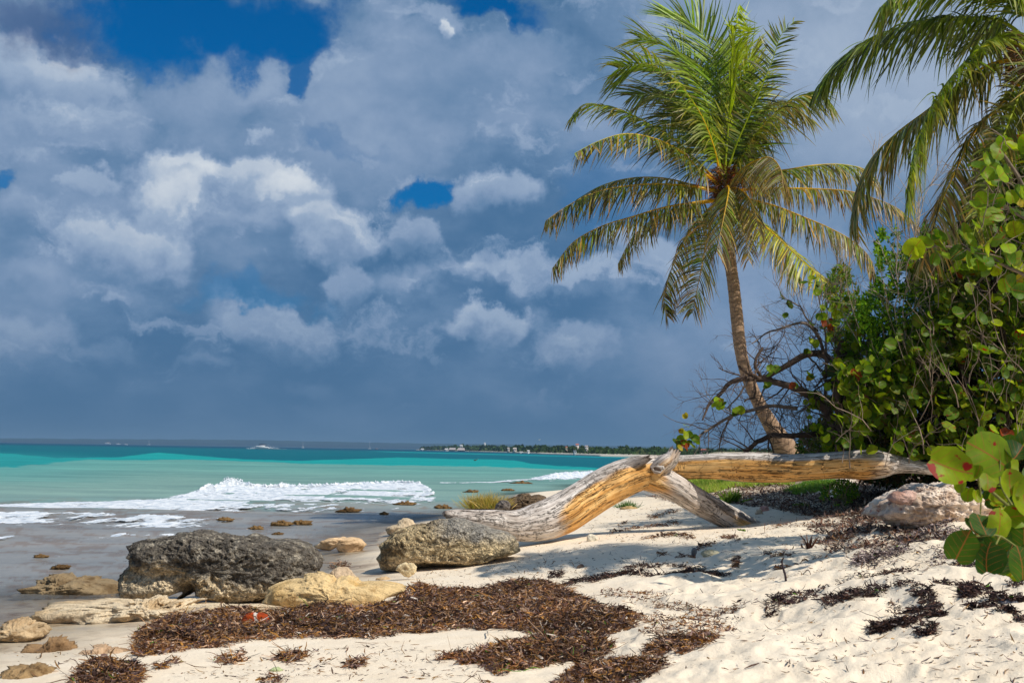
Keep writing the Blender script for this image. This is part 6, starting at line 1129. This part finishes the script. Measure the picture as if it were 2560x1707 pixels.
strips(mb, g_, dd, norm(np.cross(dd, rng.normal(0, .3, (n, 3)) + [0, 0, 1])), rng.uniform(.03, .12, n), rng.uniform(.008, .035, n), 2, rng.normal(0, .5, (n, 3)), np.array([lin(110, 78, 60), lin(70, 52, 48), lin(150, 126, 108), lin(60, 44, 44), lin(128, 84, 60), lin(176, 158, 140)])[rng.integers(0, 6, n)] * rng.uniform(.6, 1.2, (n, 1)), prof=[.4, 1, .3])
meta(mb.build('leaf_litter', M['weed'], smooth=False), 'brown leaf litter and bark scraps under the driftwood trunk and bushes', 'litter', kind='stuff')
# fine bits all over the sand
mb = MB(); n = 5200; s_ = np.concatenate([sample_poly([(400, 1707), (600, 1640), (1000, 1610), (1150, 1640), (1200, 1707)], 500), sample_poly([(1050, 1440), (1300, 1370), (2300, 1320), (2400, 1440), (1400, 1460)], 2300), sample_poly([(1500, 1480), (2300, 1440), (2560, 1560), (2560, 1707), (1700, 1707)], 900), sample_poly([(1400, 1300), (1700, 1250), (2100, 1300), (2100, 1360), (1500, 1360)], 1100), sample_poly([(850, 1460), (1300, 1400), (1500, 1440), (1050, 1470)], 160), sample_poly([(0, 1620), (300, 1600), (330, 1690), (0, 1707)], 120), sample_poly([(500, 1330), (1100, 1250), (1000, 1400), (800, 1440), (300, 1500), (0, 1480)], 260)]); n = len(s_)
g_ = G(s_[:, 0], s_[:, 1]); g_[:, 2] = np.maximum(g_[:, 2], 0) + rng.uniform(0, .008, n); dd = norm(np.stack([rng.normal(0, 1, n), rng.normal(0, .6, n), rng.normal(.05, .15, n)], 1))
strips(mb, g_, dd, norm(np.cross(dd, rng.normal(0, .4, (n, 3)) + [0, 0, 1])), rng.uniform(.012, .075, n) * np.where(rng.random(n) < .05, 2.2, 1), rng.uniform(.004, .014, n), 2, rng.normal(0, .6, (n, 3)), WC[rng.integers(0, 10, n)] * rng.uniform(.7, 1.4, (n, 1)), prof=[.5, 1, .3])
meta(mb.build('beach_debris', M['weed'], smooth=False), 'fine brown bits and twigs strewn over the pale sand', 'debris', kind='stuff')

# sticks
def stick(path, r0, r1, colr, label, name='stick', cat='stick', up=True, fork=None):
    pts = []
    for (u, v, h_) in path:
        g_ = G1(u, v); pts.append(g_)
    base = G1(path[0][0], path[0][1]); pts = np.array([(lambda gg: gg)(P(u, v - h_, (G1(u, v)[1]))) for u, v, h_ in path]); e = empty(name, tuple(base), label, cat)
    mb = MB(); s_ = base[1] / F; tube(mb, smooth_path(pts, 22), np.linspace(r0, r1, 22) * s_, 7, np.array(lin(*colr)), rough=.2); mb.build('stem', M['wood'], e)
    if fork:
        for fk in fork:
            mb = MB(); q = np.array([P(u, v - h_, G1(u, v)[1]) for u, v, h_ in fk]); tube(mb, smooth_path(q, 10), np.linspace(r1, r1 * .5, 10) * s_, 5, np.array(lin(*colr)), rough=.2); mb.build('side_twig', M['wood'], e)
stick([(2000 - 35, 1457, 0), (1963, 1457, 20), (1957, 1457, 40), (1955, 1457, 56), (1959, 1457, 64)], 3.2, 2, (52, 40, 44), 'dark crooked stick stuck upright in the loose sand', fork=[[(1955, 1457, 52), (1950, 1457, 54)]])
stick([(2262, 1382, 0), (2268, 1382, 18), (2274, 1382, 28), (2300, 1382, 30), (2318, 1382, 24)], 2.6, 1.5, (60, 48, 50), 'bent dark stick rising from the litter by the foreground leaves')
stick([(2003, 1440, 0), (2012, 1440, 10), (2020, 1440, 16), (2025, 1440, 10), (2026, 1440, 0)], 1.2, .9, (80, 64, 60), 'small arched twig right of the upright crooked stick')
stick([(1768, 1494, 0), (1758, 1494, 12), (1750, 1494, 24)], 1.3, .8, (70, 54, 50), 'thin straight twig leaning left on the loose sand')
stick([(2185, 1342, 0), (2230, 1330, 1), (2290, 1308, 3), (2360, 1292, 4), (2430, 1284, 6), (2500, 1270, 10)], 3.2, 5, (156, 128, 106), 'long pale brown branch lying in front of the coral rock', 'fallen_branch', 'branch')
stick([(1340, 1486, 3), (1400, 1480, 3), (1440, 1472, 3), (1460, 1468, 3)], 4, 3.5, (166, 142, 116), 'pale branch half buried at the upper edge of the seaweed bank', 'fallen_branch', 'branch')
stick([(1500, 1462, 3), (1540, 1460, 4), (1580, 1456, 3)], 4, 3, (170, 150, 130), 'short weathered branch in the thin seaweed line', 'fallen_branch', 'branch')
stick([(1805, 1384, 2), (1840, 1384, 4), (1872, 1380, 3)], 4, 2, (66, 46, 42), 'dark flat stick right of the angular cream stone', 'stick')
stick([(1230, 1398, 1), (1265, 1392, 1), (1292, 1386, 2)], 1.4, 1, (110, 84, 66), 'thin brown twig on open sand right of the speckled boulder')
stick([(1660, 1620, 0), (1654, 1620, 22), (1646, 1620, 42)], 7, 3, (190, 164, 140), 'short pale broken stalk standing in the loose sand', 'stalk', 'stalk', fork=[[(1636, 1620, 42), (1646, 1620, 46), (1658, 1620, 44)]])
stick([(1185, 1672, 4), (1200, 1656, 8), (1230, 1650, 8), (1270, 1652, 6)], 2.4, 1.4, (120, 96, 80), 'grey twig on the left part of the lower seaweed heap')
stick([(1220, 1600, 14), (1235, 1588, 16), (1265, 1588, 14)], 2, 1.2, (205, 190, 170), 'pale forked twig on the right part of the seaweed bank')
stick([(60, 1655, 1), (90, 1650, 2), (104, 1640, 8), (112, 1634, 14)], 1.8, 1, (110, 84, 56), 'curved twig on the rock left of the seaweed bank')
stick([(955, 1672, 1), (968, 1662, 2), (978, 1652, 3)], 2.2, 1.5, (150, 104, 70), 'short reddish twig on sand below the seaweed bank')

# ------------------------------------------------------------------ air
hz_m = bpy.data.materials.new('sea_air'); hz_m.use_nodes = True; t = NT(hz_m.node_tree); t.n.remove(t.n['Principled BSDF'])
pv = t.node('ShaderNodeVolumePrincipled'); pv.inputs['Color'].default_value = (.28, .47, .68, 1); pv.inputs['Density'].default_value = 1.3e-4; pv.inputs['Anisotropy'].default_value = 0.0
t.l.new(pv.outputs[0], t.n['Material Output'].inputs['Volume'])
mb = MB(); box(mb, np.array([0, 5000, -5.0]), 40000, 40000, 75, (1, 1, 1)); hz_o = mb.build('haze', hz_m, smooth=False); hz_o['kind'] = 'stuff'
for i_ in range(1): pass
print('objects', len(bpy.data.objects))
